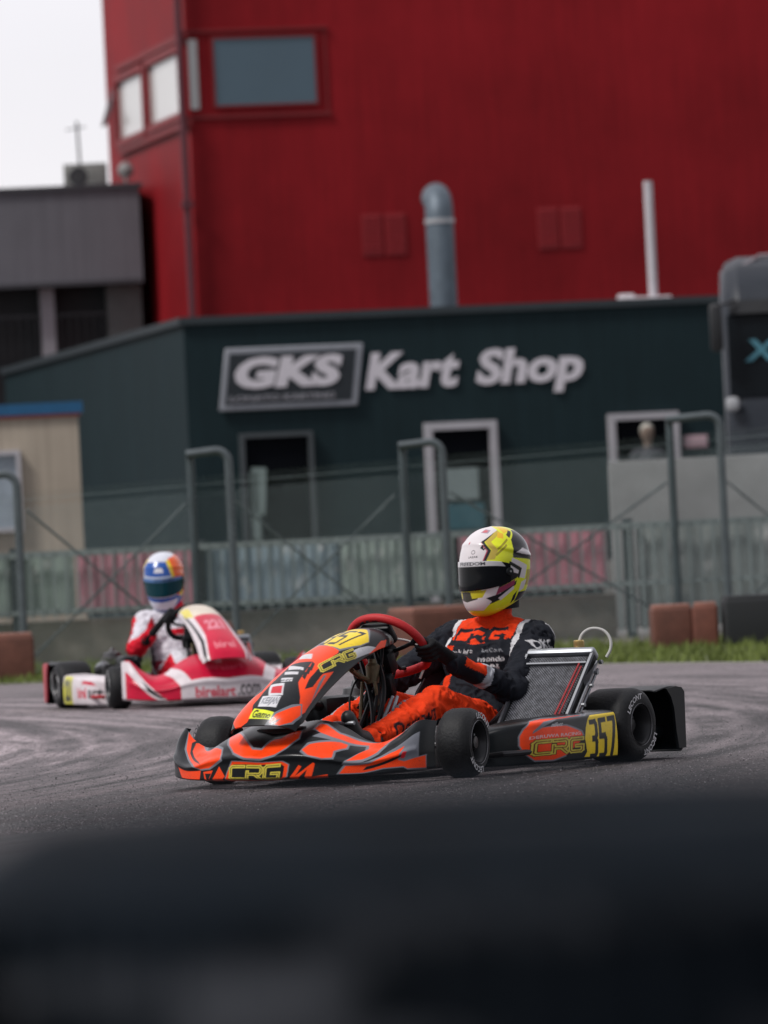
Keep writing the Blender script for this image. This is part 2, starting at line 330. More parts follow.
LIV_NOSE = [
    ('O', [(0.247,0.0),(0.12,0.075),(0.193,0.176),(0.228,0.245),(0.371,0.201),(0.44,0.101),(0.405,0.031),(0.344,0.0)]),
    ('O', [(0.266,0.371),(0.286,0.491),(0.305,0.572),(0.405,0.642),(0.683,0.623),(0.722,0.591),(0.699,0.484),(0.714,0.384),(0.757,0.321),(0.815,0.358),(0.792,0.447),(0.869,0.503),(0.9,0.421),(0.927,0.321),(0.938,0.201),(0.896,0.145),(0.776,0.264),(0.641,0.346),(0.61,0.415),(0.571,0.497),(0.363,0.484),(0.39,0.358)]),
    ('O', [(0.351,0.289),(0.29,0.472),(0.286,0.503),(0.301,0.491),(0.386,0.346),(0.398,0.22),(0.371,0.126),(0.224,0.226)]),
    ('K', [(0.622,0.415),(0.587,0.459),(0.633,0.453),(0.668,0.409)]),
    ('K', [(0.614,0.447),(0.571,0.497),(0.622,0.484),(0.664,0.434)]),
    ('K', [(0.629,0.384),(0.602,0.421),(0.649,0.415),(0.68,0.371)]),
    ('K', [(0.757,0.384),(0.699,0.478),(0.718,0.61),(0.807,0.679),(0.95,0.736),(0.946,0.616),(0.873,0.503),(0.788,0.447)]),
    ('S', [(0.907,0.314),(0.838,0.396),(0.815,0.447),(0.834,0.459),(0.9,0.358),(0.938,0.277)]),
    ('W', [(0.822,0.66),(0.834,0.692),(0.884,0.742),(0.958,0.786),(1.0,0.767),(0.927,0.635)]),
    ('O', [(0.988,0.723),(0.958,0.78),(0.888,0.843),(0.9,0.881),(1.0,0.849),(1.0,0.761)]),
    ('K', [(0.629,0.83),(0.672,0.855),(0.857,0.881),(0.903,0.868),(0.884,0.799),(0.857,0.748)]),
    ('S', [(0.301,0.585),(0.309,0.654),(0.347,0.742),(0.39,0.805),(0.436,0.862),(0.575,0.874),(0.846,0.761),(0.834,0.704),(0.707,0.61),(0.405,0.642)]),
    ('Y', [(0.421,0.654),(0.367,0.78),(0.417,0.843),(0.606,0.843),(0.834,0.761),(0.815,0.711),(0.687,0.623),(0.537,0.629)]),
    ('S', [(0.564,0.0),(0.606,0.107),(0.741,0.195),(0.846,0.233),(0.931,0.157),(0.888,0.038),(0.699,0.0),(0.602,0.0)]),
    ('O', [(0.602,0.025),(0.637,0.101),(0.757,0.176),(0.842,0.22),(0.903,0.157),(0.849,0.05),(0.718,0.006),(0.66,0.013),(0.707,0.069)]),
    ('W', [(0.344,0.478),(0.552,0.447),(0.575,0.428),(0.425,0.434)]),
    ('W', [(0.405,0.421),(0.544,0.415),(0.564,0.396),(0.444,0.396)]),
    ('W', [(0.448,0.371),(0.548,0.371),(0.571,0.346),(0.486,0.34)]),
    ('W', [(0.398,0.327),(0.517,0.333),(0.595,0.245),(0.483,0.239)]),
    ('R', [(0.444,0.308),(0.521,0.314),(0.568,0.258),(0.483,0.258)]),
    ('W', [(0.429,0.239),(0.587,0.239),(0.606,0.151),(0.456,0.157)]),
    ('YG', [(0.432,0.145),(0.61,0.113),(0.598,0.05),(0.417,0.063)]),
    ('W', [(0.297,0.572),(0.483,0.56),(0.529,0.516),(0.394,0.522)]),
]
LIV_POD = [
    ('S', [(0.108,0.535),(0.135,0.648),(0.228,0.792),(0.413,0.881),(0.467,0.818),(0.664,0.792),(0.761,0.774),(0.703,0.711),(0.417,0.717),(0.263,0.61),(0.359,0.629),(0.479,0.623),(0.633,0.509),(0.664,0.403),(0.622,0.252),(0.456,0.208),(0.34,0.138),(0.193,0.157),(0.127,0.296),(0.104,0.415)]),
    ('O', [(0.116,0.535),(0.143,0.629),(0.208,0.755),(0.328,0.786),(0.413,0.761),(0.629,0.755),(0.695,0.742),(0.429,0.736),(0.286,0.698),(0.193,0.579),(0.185,0.541),(0.263,0.604),(0.359,0.61),(0.479,0.597),(0.618,0.497),(0.645,0.409),(0.602,0.277),(0.444,0.226),(0.34,0.17),(0.193,0.189),(0.131,0.308),(0.112,0.415)]),
    ('K', [(0.456,0.22),(0.548,0.333),(0.656,0.428),(0.672,0.245),(0.625,0.189),(0.475,0.189)]),
    ('Y', [(0.71,0.66),(0.749,0.711),(1.0,0.704),(1.0,0.686),(1.0,0.132),(0.9,0.132),(0.645,0.164),(0.672,0.245),(0.653,0.409),(0.672,0.535)]),
]
Q_CRG_F = [(0.394, 0.069), (0.548, 0.05), (0.556, 0.239), (0.398, 0.233)]
Q_CRG_N = [(0.764, 0.459), (0.915, 0.648), (0.799, 0.66), (0.672, 0.484)]
Q_TAG = [(0.44, 0.069), (0.587, 0.057), (0.598, 0.107), (0.444, 0.138)]
Q_WHITE = [(0.467, 0.164), (0.595, 0.157), (0.583, 0.233), (0.452, 0.226)]
Q_CRG_P = [(0.181, 0.277), (0.622, 0.264), (0.629, 0.415), (0.193, 0.428)]
Q_357_P = [(0.683, 0.195), (0.981, 0.176), (1.0, 0.635), (0.707, 0.597)]
Q_TXT_P = [(0.162, 0.472), (0.61, 0.459), (0.614, 0.497), (0.166, 0.509)]
# ================================================================== THE SETTING
def nodes_of(m): return m.node_tree.nodes, m.node_tree.links
# ---- ground
def ground_mat():
    m = mat('dirt_ground', (.105, .095, .082), .9, vary=.35, scale=1.5, bump=.4, bscale=30); return m
def sheet(name, pts, z, m, kind='structure'):
    me = bpy.data.meshes.new(name); me.from_pydata([(x, y, z) for x, y in pts], [], [tuple(range(len(pts)))]); me.materials.append(m)
    o = bpy.data.objects.new(name, me); COL.objects.link(o)
    bm = bmesh.new(); bm.from_mesh(me); bmesh.ops.recalc_face_normals(bm, faces=bm.faces)
    if bm.faces[:][0].normal.z < 0: bmesh.ops.reverse_faces(bm, faces=bm.faces[:])
    bm.to_mesh(me); bm.free()
    tag(o, kind=kind); return o
sheet('ground', [(-900, -900), (900, -900), (900, 900), (-900, 900)], -.004, ground_mat())
def asphalt_mat():
    m = bpy.data.materials.new('track_asphalt'); m.use_nodes = True; n, l = nodes_of(m); b = n['Principled BSDF']
    t = n.new('ShaderNodeTexCoord')
    def noise(sc, det=4, rough=.6, vec=None):
        x = n.new('ShaderNodeTexNoise'); x.inputs['Scale'].default_value = sc; x.inputs['Detail'].default_value = det; x.inputs['Roughness'].default_value = rough
        l.new(vec or t.outputs['Object'], x.inputs['Vector']); return x.outputs['Fac']
    def mr(s, a, b_, c, d):
        x = n.new('ShaderNodeMapRange'); l.new(s, x.inputs[0])
        for i, v in enumerate((a, b_, c, d)): x.inputs[i + 1].default_value = v
        return x.outputs[0]
    def math_(op, a, b_):
        x = n.new('ShaderNodeMath'); x.operation = op
        for i, v in enumerate((a, b_)):
            if isinstance(v, (int, float)): x.inputs[i].default_value = v
            else: l.new(v, x.inputs[i])
        return x.outputs[0]
    grain = mr(noise(16, 9, .88), .36, .64, .30, 1.75); patch = mr(noise(.45, 5), .3, .7, .84, 1.14)
    # rubber laid down in arcs round the inside of the corner: stripes in the distance from its centre
    def arcs(cx, cy, freq, lo, hi, seed):
        sp = n.new('ShaderNodeVectorMath'); sp.operation = 'DISTANCE'; fl = n.new('ShaderNodeVectorMath'); fl.operation = 'MULTIPLY'; fl.inputs[1].default_value = (1, 1, 0)
        l.new(t.outputs['Object'], fl.inputs[0]); l.new(fl.outputs[0], sp.inputs[0]); sp.inputs[1].default_value = (cx, cy, 0)
        cb = n.new('ShaderNodeCombineXYZ'); l.new(sp.outputs['Value'], cb.inputs[0]); l.new(math_('MULTIPLY', noise(.12, 2), 1.6), cb.inputs[1]); cb.inputs[2].default_value = seed
        return mr(noise(freq, 5, .7, cb.outputs[0]), lo, hi, 1, 0)
    s1 = arcs(-24, 29.3, 5.0, .47, .60, 1.); s2 = arcs(-23, 32, 3.2, .50, .62, 5.); s3 = arcs(-30, 27, 8, .52, .62, 9.)
    dn = n.new('ShaderNodeVectorMath'); dn.operation = 'DISTANCE'; fn_ = n.new('ShaderNodeVectorMath'); fn_.operation = 'MULTIPLY'; fn_.inputs[1].default_value = (1, 1, 0); l.new(t.outputs['Object'], fn_.inputs[0]); l.new(fn_.outputs[0], dn.inputs[0]); dn.inputs[1].default_value = (-24, 29.5, 0)
    bands = None
    for r_, w_, k_ in ((22.45, .09, .40), (22.66, .05, .45), (22.80, .07, .35), (23.13, .035, .60), (23.22, .02, .35), (23.37, .035, .60), (23.46, .02, .4), (23.9, .06, .3), (24.6, .06, .4), (25.1, .05, .45), (25.45, .08, .55), (25.66, .05, .5), (25.95, .06, .35)):
        q_ = mr(math_('ABSOLUTE', math_('SUBTRACT', dn.outputs['Value'], r_), 0), w_ * .5, w_ * 1.4, max(.15, 1 - k_ * 1.6), 1); bands = q_ if bands is None else math_('MULTIPLY', bands, q_)
    bands = math_('ADD', bands, math_('MULTIPLY', math_('SUBTRACT', 1, bands), mr(noise(.7, 5), .42, .62, 0, .9)))   # marks fade in and out
    inner = math_('MULTIPLY', mr(dn.outputs['Value'], 22.3, 22.9, 1.45, 1), mr(dn.outputs['Value'], 24.6, 25.6, 1, .72))
    rub = math_('MULTIPLY', math_('MULTIPLY', mr(s1, 0, 1, .36, 1), mr(s2, 0, 1, .50, 1)), math_('MULTIPLY', mr(s3, 0, 1, .70, 1), math_('MULTIPLY', bands, inner)))
    # grazing sheen painted into the colour: dark close by, paler with distance
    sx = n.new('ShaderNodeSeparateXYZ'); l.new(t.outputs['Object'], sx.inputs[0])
    far_sheen = math_('MULTIPLY', mr(sx.outputs[1], 21.8, 27.0, .40, 1.85), mr(sx.outputs[1], 28, 42, 1, 1.25))
    k = math_('MULTIPLY', math_('MULTIPLY', grain, patch), math_('MULTIPLY', rub, far_sheen))
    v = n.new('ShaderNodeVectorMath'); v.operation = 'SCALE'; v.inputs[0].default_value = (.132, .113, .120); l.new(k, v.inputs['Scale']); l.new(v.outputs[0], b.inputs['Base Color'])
    l.new(mr(rub, .4, 1, .6, .85), b.inputs['Roughness']); b.inputs['Specular IOR Level'].default_value = .35
    bp = n.new('ShaderNodeBump'); bp.inputs['Strength'].default_value = .6; bp.inputs['Distance'].default_value = .006; l.new(noise(130, 3, .7), bp.inputs['Height']); l.new(bp.outputs[0], b.inputs['Normal'])
    return m
EDGE = [(-40, 75), (-20, 60), (-10, 53), (-5, 49.2), (-2.9, 47.5), (-.6, 46.2), (1.0, 44.8), (1.9, 43.0), (2.5, 41.5), (3.6, 38.0), (4.6, 34), (6.2, 28), (9, 20), (14, 8), (20, -6)]
def smooth_line(P, k=3):
    P = [Vector((*q, 0)) for q in P]
    for _ in range(k):
        Q = [P[0]]
        for a, b in zip(P[:-1], P[1:]): Q += [a * .75 + b * .25, a * .25 + b * .75]
        Q.append(P[-1]); P = Q
    return [(q.x, q.y) for q in P]
EL = smooth_line(EDGE)
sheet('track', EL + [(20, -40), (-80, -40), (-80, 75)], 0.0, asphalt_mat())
def offset_line(P, d):
    out = []
    for i, q in enumerate(P):
        a = Vector(P[max(i - 1, 0)]); b = Vector(P[min(i + 1, len(P) - 1)]); t = (b - a).normalized(); out.append((q[0] - t.y * d, q[1] + t.x * d))
    return out
# flush concrete edging strip
O1 = offset_line(EL, .16)
me_v = [(x, y, .004) for x, y in EL] + [(x, y, .004) for x, y in O1]; n_ = len(EL)
mbs = MB().add(me_v, [(i, i + 1, n_ + i + 1, n_ + i) for i in range(n_ - 1)])
ks = mbs.build('kerb', mat('edging_concrete', (.30, .28, .27), .8, vary=.3, scale=6), smooth=0); tag(ks, kind='structure')
G1 = offset_line(EL, 7.4)
grass_m = mat('turf_soil', (.085, .105, .026), .95, vary=.5, scale=3.5, bump=.5, bscale=40)
mbs = MB().add([(x, y, .002) for x, y in O1] + [(x + .3 * math.sin(i * 1.7), y + .3 * math.cos(i * 2.3), .002) for i, (x, y) in enumerate(G1)], [(i, i + 1, n_ + i + 1, n_ + i) for i in range(n_ - 1)])
tag(mbs.build('grass_verge', grass_m, smooth=0), kind='structure')
# blades
gm = MB(); cnt = 0
blade = mat('grass_blade', (.13, .17, .034), .8, vary=.5, scale=2)
rg = random.Random(3)
while cnt < 15000:
    i = rg.randrange(0, n_ - 1); t = rg.random(); d = (rg.random()**1.2) * 7.0 + .04
    ax, ay = O1[i]; bx, by = O1[i + 1]; x, y = ax + (bx - ax) * t, ay + (by - ay) * t
    tx, ty = Vector((bx - ax, by - ay)).normalized(); x, y = x - ty * d, y + tx * d
    if not (-6 < x < 5 and 36 < y < 56): continue
    cnt += 1
    h = rg.uniform(.03, .085) * (1.4 if rg.random() < .08 else 1); w = rg.uniform(.006, .012); a = rg.random() * 6.28; lx, ly = rg.uniform(-.03, .03), rg.uniform(-.03, .03)
    c, s_ = math.cos(a) * w, math.sin(a) * w
    gm.add([(x - c, y - s_, 0), (x + c, y + s_, 0), (x + lx, y + ly, h)], [(0, 1, 2)])
me = bpy.data.meshes.new('grass'); me.from_pydata(gm.v, [], gm.f); me.materials.append(blade); o = bpy.data.objects.new('grass', me); COL.objects.link(o)
tag(o, 'short green grass along the verge between the asphalt and the fence', 'grass', kind='stuff')
# loose grit and rubber crumbs lying on the asphalt
gt = MB(); rg = random.Random(11); V_ = []; F_ = []
for q in range(90000):
    y = 20.5 + 22 * rg.random()**1.5; x = rg.uniform(-.075, .075) * y; s_ = rg.uniform(.0013, .0032) * (1.7 if rg.random() < .06 else 1); h = s_ * rg.uniform(.5, 1.1); a = rg.random() * 6.28; i0 = len(V_)
    for k in range(3): V_.append((x + s_ * math.cos(a + k * 2.09), y + s_ * math.sin(a + k * 2.09), 0.0005))
    V_.append((x, y, h)); F_ += [(i0, i0 + 1, i0 + 3), (i0 + 1, i0 + 2, i0 + 3), (i0 + 2, i0, i0 + 3)]
gmt = bpy.data.materials.new('grit_stone'); gmt.use_nodes = True; n_g, l_g = nodes_of(gmt); ge = n_g.new('ShaderNodeNewGeometry'); rp = n_g.new('ShaderNodeValToRGB')
rp.color_ramp.elements[0].color = (.016, .015, .017, 1); rp.color_ramp.elements[0].position = .35; rp.color_ramp.elements[1].color = (.34, .31, .33, 1); rp.color_ramp.elements[1].position = 1.0
l_g.new(ge.outputs['Random Per Island'], rp.inputs[0]); l_g.new(rp.outputs[0], n_g['Principled BSDF'].inputs['Base Color']); n_g['Principled BSDF'].inputs['Roughness'].default_value = .8
me = bpy.data.meshes.new('gravel'); me.from_pydata(V_, [], F_); me.materials.append(gmt); o = bpy.data.objects.new('gravel', me); COL.objects.link(o)
tag(o, 'loose grit and rubber crumbs scattered over the dark asphalt around the karts', 'gravel', kind='stuff')
# yard behind the fence
sheet('yard_pavement', [(-60, 58), (60, 58), (60, 180), (-60, 180)], .001, mat('yard_concrete', (.16, .155, .15), .85, vary=.25, scale=.8))

def corr_mat(name, col, pitch=.25, rough=.55, depth=.6, vary=.12, streak=.15):
    """ribbed sheet-metal cladding: vertical ribs along the object's X, faint rain streaks"""
    m = mat(name, col, rough, vary=vary, scale=.9); n, l = nodes_of(m); b = n['Principled BSDF']
    t = n.new('ShaderNodeTexCoord'); w = n.new('ShaderNodeTexWave'); w.wave_type = 'BANDS'; w.bands_direction = 'DIAGONAL'; w.wave_profile = 'SAW'
    mp = n.new('ShaderNodeMapping'); mp.inputs['Scale'].default_value = (1, 1, 0); l.new(t.outputs['Object'], mp.inputs[0]); l.new(mp.outputs[0], w.inputs[0])
    w.inputs['Scale'].default_value = 1 / pitch / 3.2
    bp = n.new('ShaderNodeBump'); bp.inputs['Strength'].default_value = depth; bp.inputs['Distance'].default_value = .04; l.new(w.outputs[1], bp.inputs['Height']); l.new(bp.outputs[0], b.inputs['Normal'])
    s = n.new('ShaderNodeTexNoise'); mp2 = n.new('ShaderNodeMapping'); mp2.inputs['Scale'].default_value = (3, 3, .12); l.new(t.outputs['Object'], mp2.inputs[0]); l.new(mp2.outputs[0], s.inputs[0]); s.inputs['Detail'].default_value = 6
    mr = n.new('ShaderNodeMapRange'); mr.inputs[1].default_value = .35; mr.inputs[2].default_value = .7; mr.inputs[3].default_value = 1 + streak * .4; mr.inputs[4].default_value = 1 - streak
    l.new(s.outputs['Fac'], mr.inputs[0]); v = n.new('ShaderNodeVectorMath'); v.operation = 'SCALE'
    src = b.inputs['Base Color'].links[0].from_socket; l.new(src, v.inputs[0]); l.new(mr.outputs[0], v.inputs['Scale']); l.new(v.outputs[0], b.inputs['Base Color']); return m
RED = corr_mat('red_cladding', (.255, .011, .016), .30, .6, .14, .34, .12); RED.node_tree.nodes['Noise Texture'].inputs['Scale'].default_value = .3
REDT = mat('red_trim', (.20, .008, .012), .6, vary=.15, scale=1)
TEAL = corr_mat('dark_teal_cladding', (.0105, .0235, .028), .33, .6)
GLD = mat('window_glass_blue', (.075, .125, .165), .12, vary=.1, scale=.5)
GLW = mat('window_painted_sky', (.58, .58, .57), .15, vary=.08, scale=.5)  # bright sky in the panes is put into this pale colour
DRK = mat('dark_interior', (.004, .005, .007), .8, spec=.05)
FRM = mat('white_frame', (.42, .41, .44), .5, vary=.1, scale=3)
GFR = mat('grey_frame', (.055, .065, .072), .5, vary=.1, scale=3)

# ---- red tower building (local X along its front, Y into depth)
PH = R(12)
tw = empty('tower_building', (-2.90, 106, -.097), PH); tw.scale = (1.116,) * 3
RED.node_tree.nodes['Principled BSDF'].inputs['Specular IOR Level'].default_value = .12; tag(tw, 'tall red metal-clad building with a glazed corner room at the top left', 'building')
TW, TD, TH = 20., 7.2, 14.
# main wall as four cladding walls, openings framed proud of it
MB().box((TW / 2, TD / 2, TH / 2), (TW, TD, TH)).build('wall', RED, tw)
b = MB(); b.box((1.02, -.015, 7.44), (2.25, .06, .05)).box((1.02, -.015, 8.72), (2.25, .06, .04)).box((-.03, 2.9, 7.36), (.08, 6.1, .10)).box((-.03, 2.9, 8.66), (.08, 6.1, .09)).box((2.10, -.01, 8.05), (.03, .03, 1.28))
b.build('band_trim', REDT, tw)
def window(parent, c, sx, sz, axis, glass, frame, fw=.06, name='window', d=.10, mull=0):
    """a recess-look window: frame bars proud of the wall, pane set behind them"""
    r = MB(); sg = -1
    X = lambda x, z, sx_, sz_, dd, off: ((c[0] + x, c[1] + sg * off, c[2] + z), (sx_, dd, sz_)) if axis == 'X' else ((c[0] + sg * off, c[1] + x, c[2] + z), (dd, sx_, sz_))
    for x, z, a, e in ((0, sz / 2 - fw / 2, sx, fw), (0, -sz / 2 + fw / 2, sx, fw), (-sx / 2 + fw / 2, 0, fw, sz - 2 * fw), (sx / 2 - fw / 2, 0, fw, sz - 2 * fw)):
        r.box(*X(x, z, a, e, d, d / 2 - .003))
    for k in range(mull): r.box(*X(-sx / 2 + (k + 1) * sx / (mull + 1), 0, fw * .8, sz - 2 * fw, d * .8, d / 2 - .004))
    w = r.build(name, frame, parent); p = MB().box(*X(0, 0, sx - fw * 2 + .004, sz - fw * 2 + .004, .02, .016)).build('pane', glass, w); return w
window(tw, (1.17, 0, 8.10), 1.60, 1.06, 'X', GLD, REDT, .035, d=.05)
window(tw, (.09, 0, 8.08), .16, 1.06, 'X', GLW, REDT, .012, d=.03)
window(tw, (0, 1.66, 8.0), 3.0, 1.14, 'Y', GLW, REDT, .12)
window(tw, (0, 4.65, 7.98), 2.6, 1.14, 'Y', GLW, REDT, .12)
MB().prism([(-.02, 8.4), (-.20, 7.85), (-.20, 7.80), (-.02, 8.3)], 6.1, 6.6, 'XZ').build('awning', mat('dark_awning', (.05, .012, .016), .6), tw)
MB().tube([(-.12, -.12, 0), (-.12, -.12, 14)], .055, 12).box((-.12, -.12, 6.15), (.16, .16, .1)).build('downpipe', mat('pipe_darkred', (.10, .02, .03), .5), tw)
for x in (2.68, 5.38):
    v = MB()
    for k in range(2):
        for q in range(9): v.box((x + k * .36, -.012, 5.35 + q * .062), (.27, .03, .03), (25, 0, 0))
        v.box((x + k * .36, -.010, 5.6), (.31, .02, .62))
    v.build('wall_vent', mat('vent_red', (.27, .010, .016), .6), tw)
for x in (14.0,): MB().box((x, -.012, 7), (.05, .03, 13.9)).build('cladding_joint', REDT, tw)

# ---- chimney duct and roof mast on the shop roof
dm = mat('duct_galvanised', (.10, .13, .16), .5, .25, vary=.25, scale=5)
dct = MB().tube([(1.0, 91.6, 3.9), (1.0, 91.6, 5.62), (1.0, 91.66, 5.76), (.99, 91.78, 5.87), (.97, 91.93, 5.92), (.96, 92.5, 5.93)], .20, 24)
dct.tube([(1.0, 91.6, 5.52), (1.0, 91.6, 5.58)], .215, 24, mi=1)
o = dct.build('duct', [dm, mat('duct_band', (.5, .5, .52), .4, .4)]); tag(o, 'fat grey ventilation duct bending into the red wall above the roof', 'duct')
mst = empty('roof_mast', (3.90, 89.2, 4.12)); tag(mst, 'slim white upright pipe on a low base on the dark shop roof', 'mast')
wm = mat('mast_white', (.55, .52, .55), .5)
MB().tube([(0, 0, .04), (0, 0, 1.72)], .062, 12).build('pole', wm, mst); MB().box((-.12, 0, .06), (.75, .4, .10), bev=.03).box((-.38, 0, .10), (.25, .3, .12), bev=.04).build('base', wm, mst)

# ---- kart shop
SH = R(11)
TEAL.node_tree.nodes['Principled BSDF'].inputs['Specular IOR Level'].default_value = .15; sp = empty('shop_building', (-2.543, 85, 0), SH); tag(sp, 'long dark teal metal-clad shop with white lettering over its doors', 'shop')
H0 = 4.02
MB().box((5.5, 9.0, H0 / 2), (11.0, 18.0, H0)).build('wall', TEAL, sp)
MB().box((5.5, 9.0, H0 + .03), (11.12, 18.12, .10)).build('roof', mat('roof_edge', (.022, .032, .038), .5), sp)
cs, sn = math.cos(SH), math.sin(SH)
def shop_x(px):   # pixel column on the front at the sign's height -> local x along the front
    u = (px - 384) / 6400; return (85 * u + 2.543) / (cs - u * sn)
def sh_px(px, z): return shop_x(px - 1 + (z - 1.9) * .049 * 74.5)
def extruded(body, x, z, w, h, parent, name, m, bold=.03, shear=0., thick=.02, y=-.012, lean=0., space=1.):
    V, T = glyphs(body, bold, shear, space); lo, hi = V.min(0), V.max(0); U = (V - lo) / (hi - lo); P = np.stack([x + U[:, 0] * w + lean * U[:, 1] * h, z + U[:, 1] * h], 1); n = len(P)
    v = [(a, y, c) for a, c in P] + [(a, y - thick, c) for a, c in P]; f = [tuple(t) for t in T] + [tuple(int(i) + n for i in t[::-1]) for t in T]
    E = {}
    for t in T:
        for i in range(3):
            e = (t[i], t[(i + 1) % 3]); E[e] = 1
    for (a, c) in list(E):
        if (c, a) not in E: f.append((int(c), int(a), int(a) + n, int(c) + n))
    return MB().add(v, f).build(name, m, parent, smooth=0)
LET = mat('white_lettering', (.64, .61, .66), .5, vary=.06)
sx0, sx1 = sh_px(220, 3.2), sh_px(367, 3.2); z0, z1 = 2.83, 3.66; ln = .12
sg = empty('shop_sign', sp.matrix_basis @ Vector((0, 0, 0)), SH); sg.location = sp.location; tag(sg, 'slanted grey-bordered plate with bold letters GKS on the dark shop wall', 'sign')
def slant(x0, x1, za, zb, l): return [(x0, za), (x1, za), (x1 + l, zb), (x0 + l, zb)]
MB().prism(slant(sx0, sx1 - ln, z0, z1, ln), -.02, -.075, 'XZ').build('border', mat('sign_grey', (.27, .285, .32), .5), sg, bevel=.02)
MB().prism(slant(sx0 + .075, sx1 - ln - .075, z0 + .075, z1 - .075, ln * .8), -.07, -.082, 'XZ').build('panel', mat('sign_dark', (.012, .018, .024), .5), sg)
extruded('GKS', sx0 + .17, z0 + .28, 1.44, .42, sg, 'lettering', LET, bold=.055, y=-.082, lean=.28)
extruded('LONATO KARTING', sx0 + .14, z0 + .11, 1.42, .085, sg, 'lettering', mat('sign_small', (.25, .25, .28), .5), bold=.03, y=-.082, lean=.1)
kl = empty('shop_lettering', sp.location, SH); tag(kl, 'large white words Kart Shop mounted on the dark shop wall', 'sign')
xk0, xk1 = sh_px(367, 3.2), sh_px(462, 3.2); xs0, xs1 = sh_px(475, 3.2), sh_px(585, 3.2)
extruded('Kart', xk0, 3.02, xk1 - xk0 - .05, .50, kl, 'word', LET, bold=.04, lean=.22)
extruded('Shop', xs0, 2.89, xs1 - xs0 - .05, .62, kl, 'word', LET, bold=.04, lean=.22)
def opening(name, pa, pb, ztop, frame, fw, zbot=.02, leafm=None):
    xa, xb = sh_px(pa, 2), sh_px(pb, 2); w = xb - xa; r = MB()
    r.box((xa + fw / 2, -.05, (ztop + zbot) / 2), (fw, .12, ztop - zbot)).box((xb - fw / 2, -.05, (ztop + zbot) / 2), (fw, .12, ztop - zbot)).box(((xa + xb) / 2, -.052, ztop - fw / 2), (w - .004, .118, fw))
    if zbot > .1: r.box(((xa + xb) / 2, -.052, zbot + fw / 2), (w - .004, .118, fw))
    d = r.build(name, frame, sp); MB().box(((xa + xb) / 2, -.014, (ztop + zbot) / 2), (w - fw, .022, ztop - zbot - fw)).build('pane' if name != 'door' else 'door_leaf', DRK, d); return d, xa, xb
d1, xa, xb = opening('door', 243, 316, 2.52, GFR, .06)
MB().box((xa + .22, -.06, 1.75), (.20, .03, .62), (0, 4, 0)).box((xa + .17, -.06, 1.55), (.12, .03, .9)).build('notice', mat('notice_green', (.20, .26, .25), .7), d1)
d2, xa, xb = opening('door', 428, 500, 2.55, FRM, .10)
MB().box((xa + .46, -.06, 1.72), (.48, .03, .42)).build('notice', mat('notice_white', (.20, .25, .25), .7), d2)
MB().box((xa + .48, -.06, 1.28), (.56, .03, .34)).build('poster', mat('poster_teal', (.02, .10, .13), .6), d2)
w3, xa, xb = opening('window', 612, 682, 2.56, FRM, .09, .9)
MB().box((xb + .24, -.02, 2.14), (.32, .03, .17), bev=.01).build('plate', mat('plate_pink', (.50, .34, .38), .5), sp)
# shop assistant seen in that window opening
# ---- grey building behind on the left
gb = empty('grey_building', (-3.92, 109.5, -.16), R(6)); gb.scale = (1.19,) * 3; tag(gb, 'flat grey building with a deep blank fascia left of the red tower', 'building')
GRY = corr_mat('grey_fascia', (.125, .125, .145), .5, .6, .25)
MB().box((-8, 4, 5.62), (16, 8, 1.34)).build('fascia', GRY, gb); MB().box((-8, 4.3, 2.47), (15.6, 7.4, 4.93)).build('wall', mat('grey_back_wall', (.018, .019, .022), .7), gb)
MB().box((-8, 4, 6.31), (16.1, 8.1, .06)).box((-8, -.03, 4.93), (16.0, .06, .06)).build('edge_trim', mat('trim_dark', (.05, .05, .06), .5), gb)
MB().box((-.27, .42, 2.45), (.50, .35, 4.88)).build('pillar', mat('pillar_greengrey', (.11, .13, .13), .7), gb)
for xx in (-1.38, -3.2, -5.0, -6.8): MB().box((xx, .42, 2.45), (.2, .35, 4.88)).build('pillar', mat('pillar_white', (.30, .30, .33), .6), gb)
rl = MB(); rl.box((-3.6, .3, 4.5), (7, .03, .03)); [rl.box((-.6 - k * .12, .3, 4.2), (.015, .02, .6)) for k in range(55)]; rl.build('railing', DST(), gb)
ac = empty('roof_unit', (-4.88, 110.9, 7.38)); ac.scale = (1.19,) * 3; tag(ac, 'boxy grey air conditioning unit on the flat grey roof', 'air conditioner')
MB().box((0, 0, .2), (.62, .35, .36), bev=.01).build('casing', mat('unit_grey', (.22, .23, .22), .6, vary=.3), ac); MB().lathe([(-.185, .02), (-.185, .13), (-.175, .14)], (-.1, 0, .2), 'Y', 24).build('fan', DST(), ac)
MB().box((-.2, 0, .012), (.06, .35, .025)).build('foot', DST(), ac); MB().box((.2, 0, .012), (.06, .35, .025)).build('foot', DST(), ac)
an = MB().tube([(-4.97, 111.2, 7.3), (-5.0, 111.2, 8.6)], .022, 6).tube([(-5.2, 111.2, 8.46), (-4.85, 111.2, 8.5)], .012, 5).build('antenna', DST()); tag(an, 'thin aerial mast standing behind the grey roof unit', 'antenna')
dsh = MB().lathe([(0, .0), (.02, .08), (.06, .14)], (-4.14, 109.7, 7.62), 'Y', 20).tube([(-4.14, 109.75, 7.3), (-4.14, 109.75, 7.65)], .03, 8).build('satellite_dish', mat('dish_pale', (.22, .22, .22), .5)); tag(dsh, 'small pale dish on the roof corner against the red wall', 'satellite dish')
for k, z in enumerate((10.55, 10.25, 9.1)):
    c_ = MB().tube([(-60 + 6 * q, 140, z + 8.0 + .25 * ((q - 8) / 8)**2 - 1.8 * k) for q in range(11)], .02, 4).build('power_cable', DST()); tag(c_, ('highest', 'middle', 'lowest')[k] + ' of the thin overhead cables crossing the pale sky', 'cable', 'overhead cables in the sky')

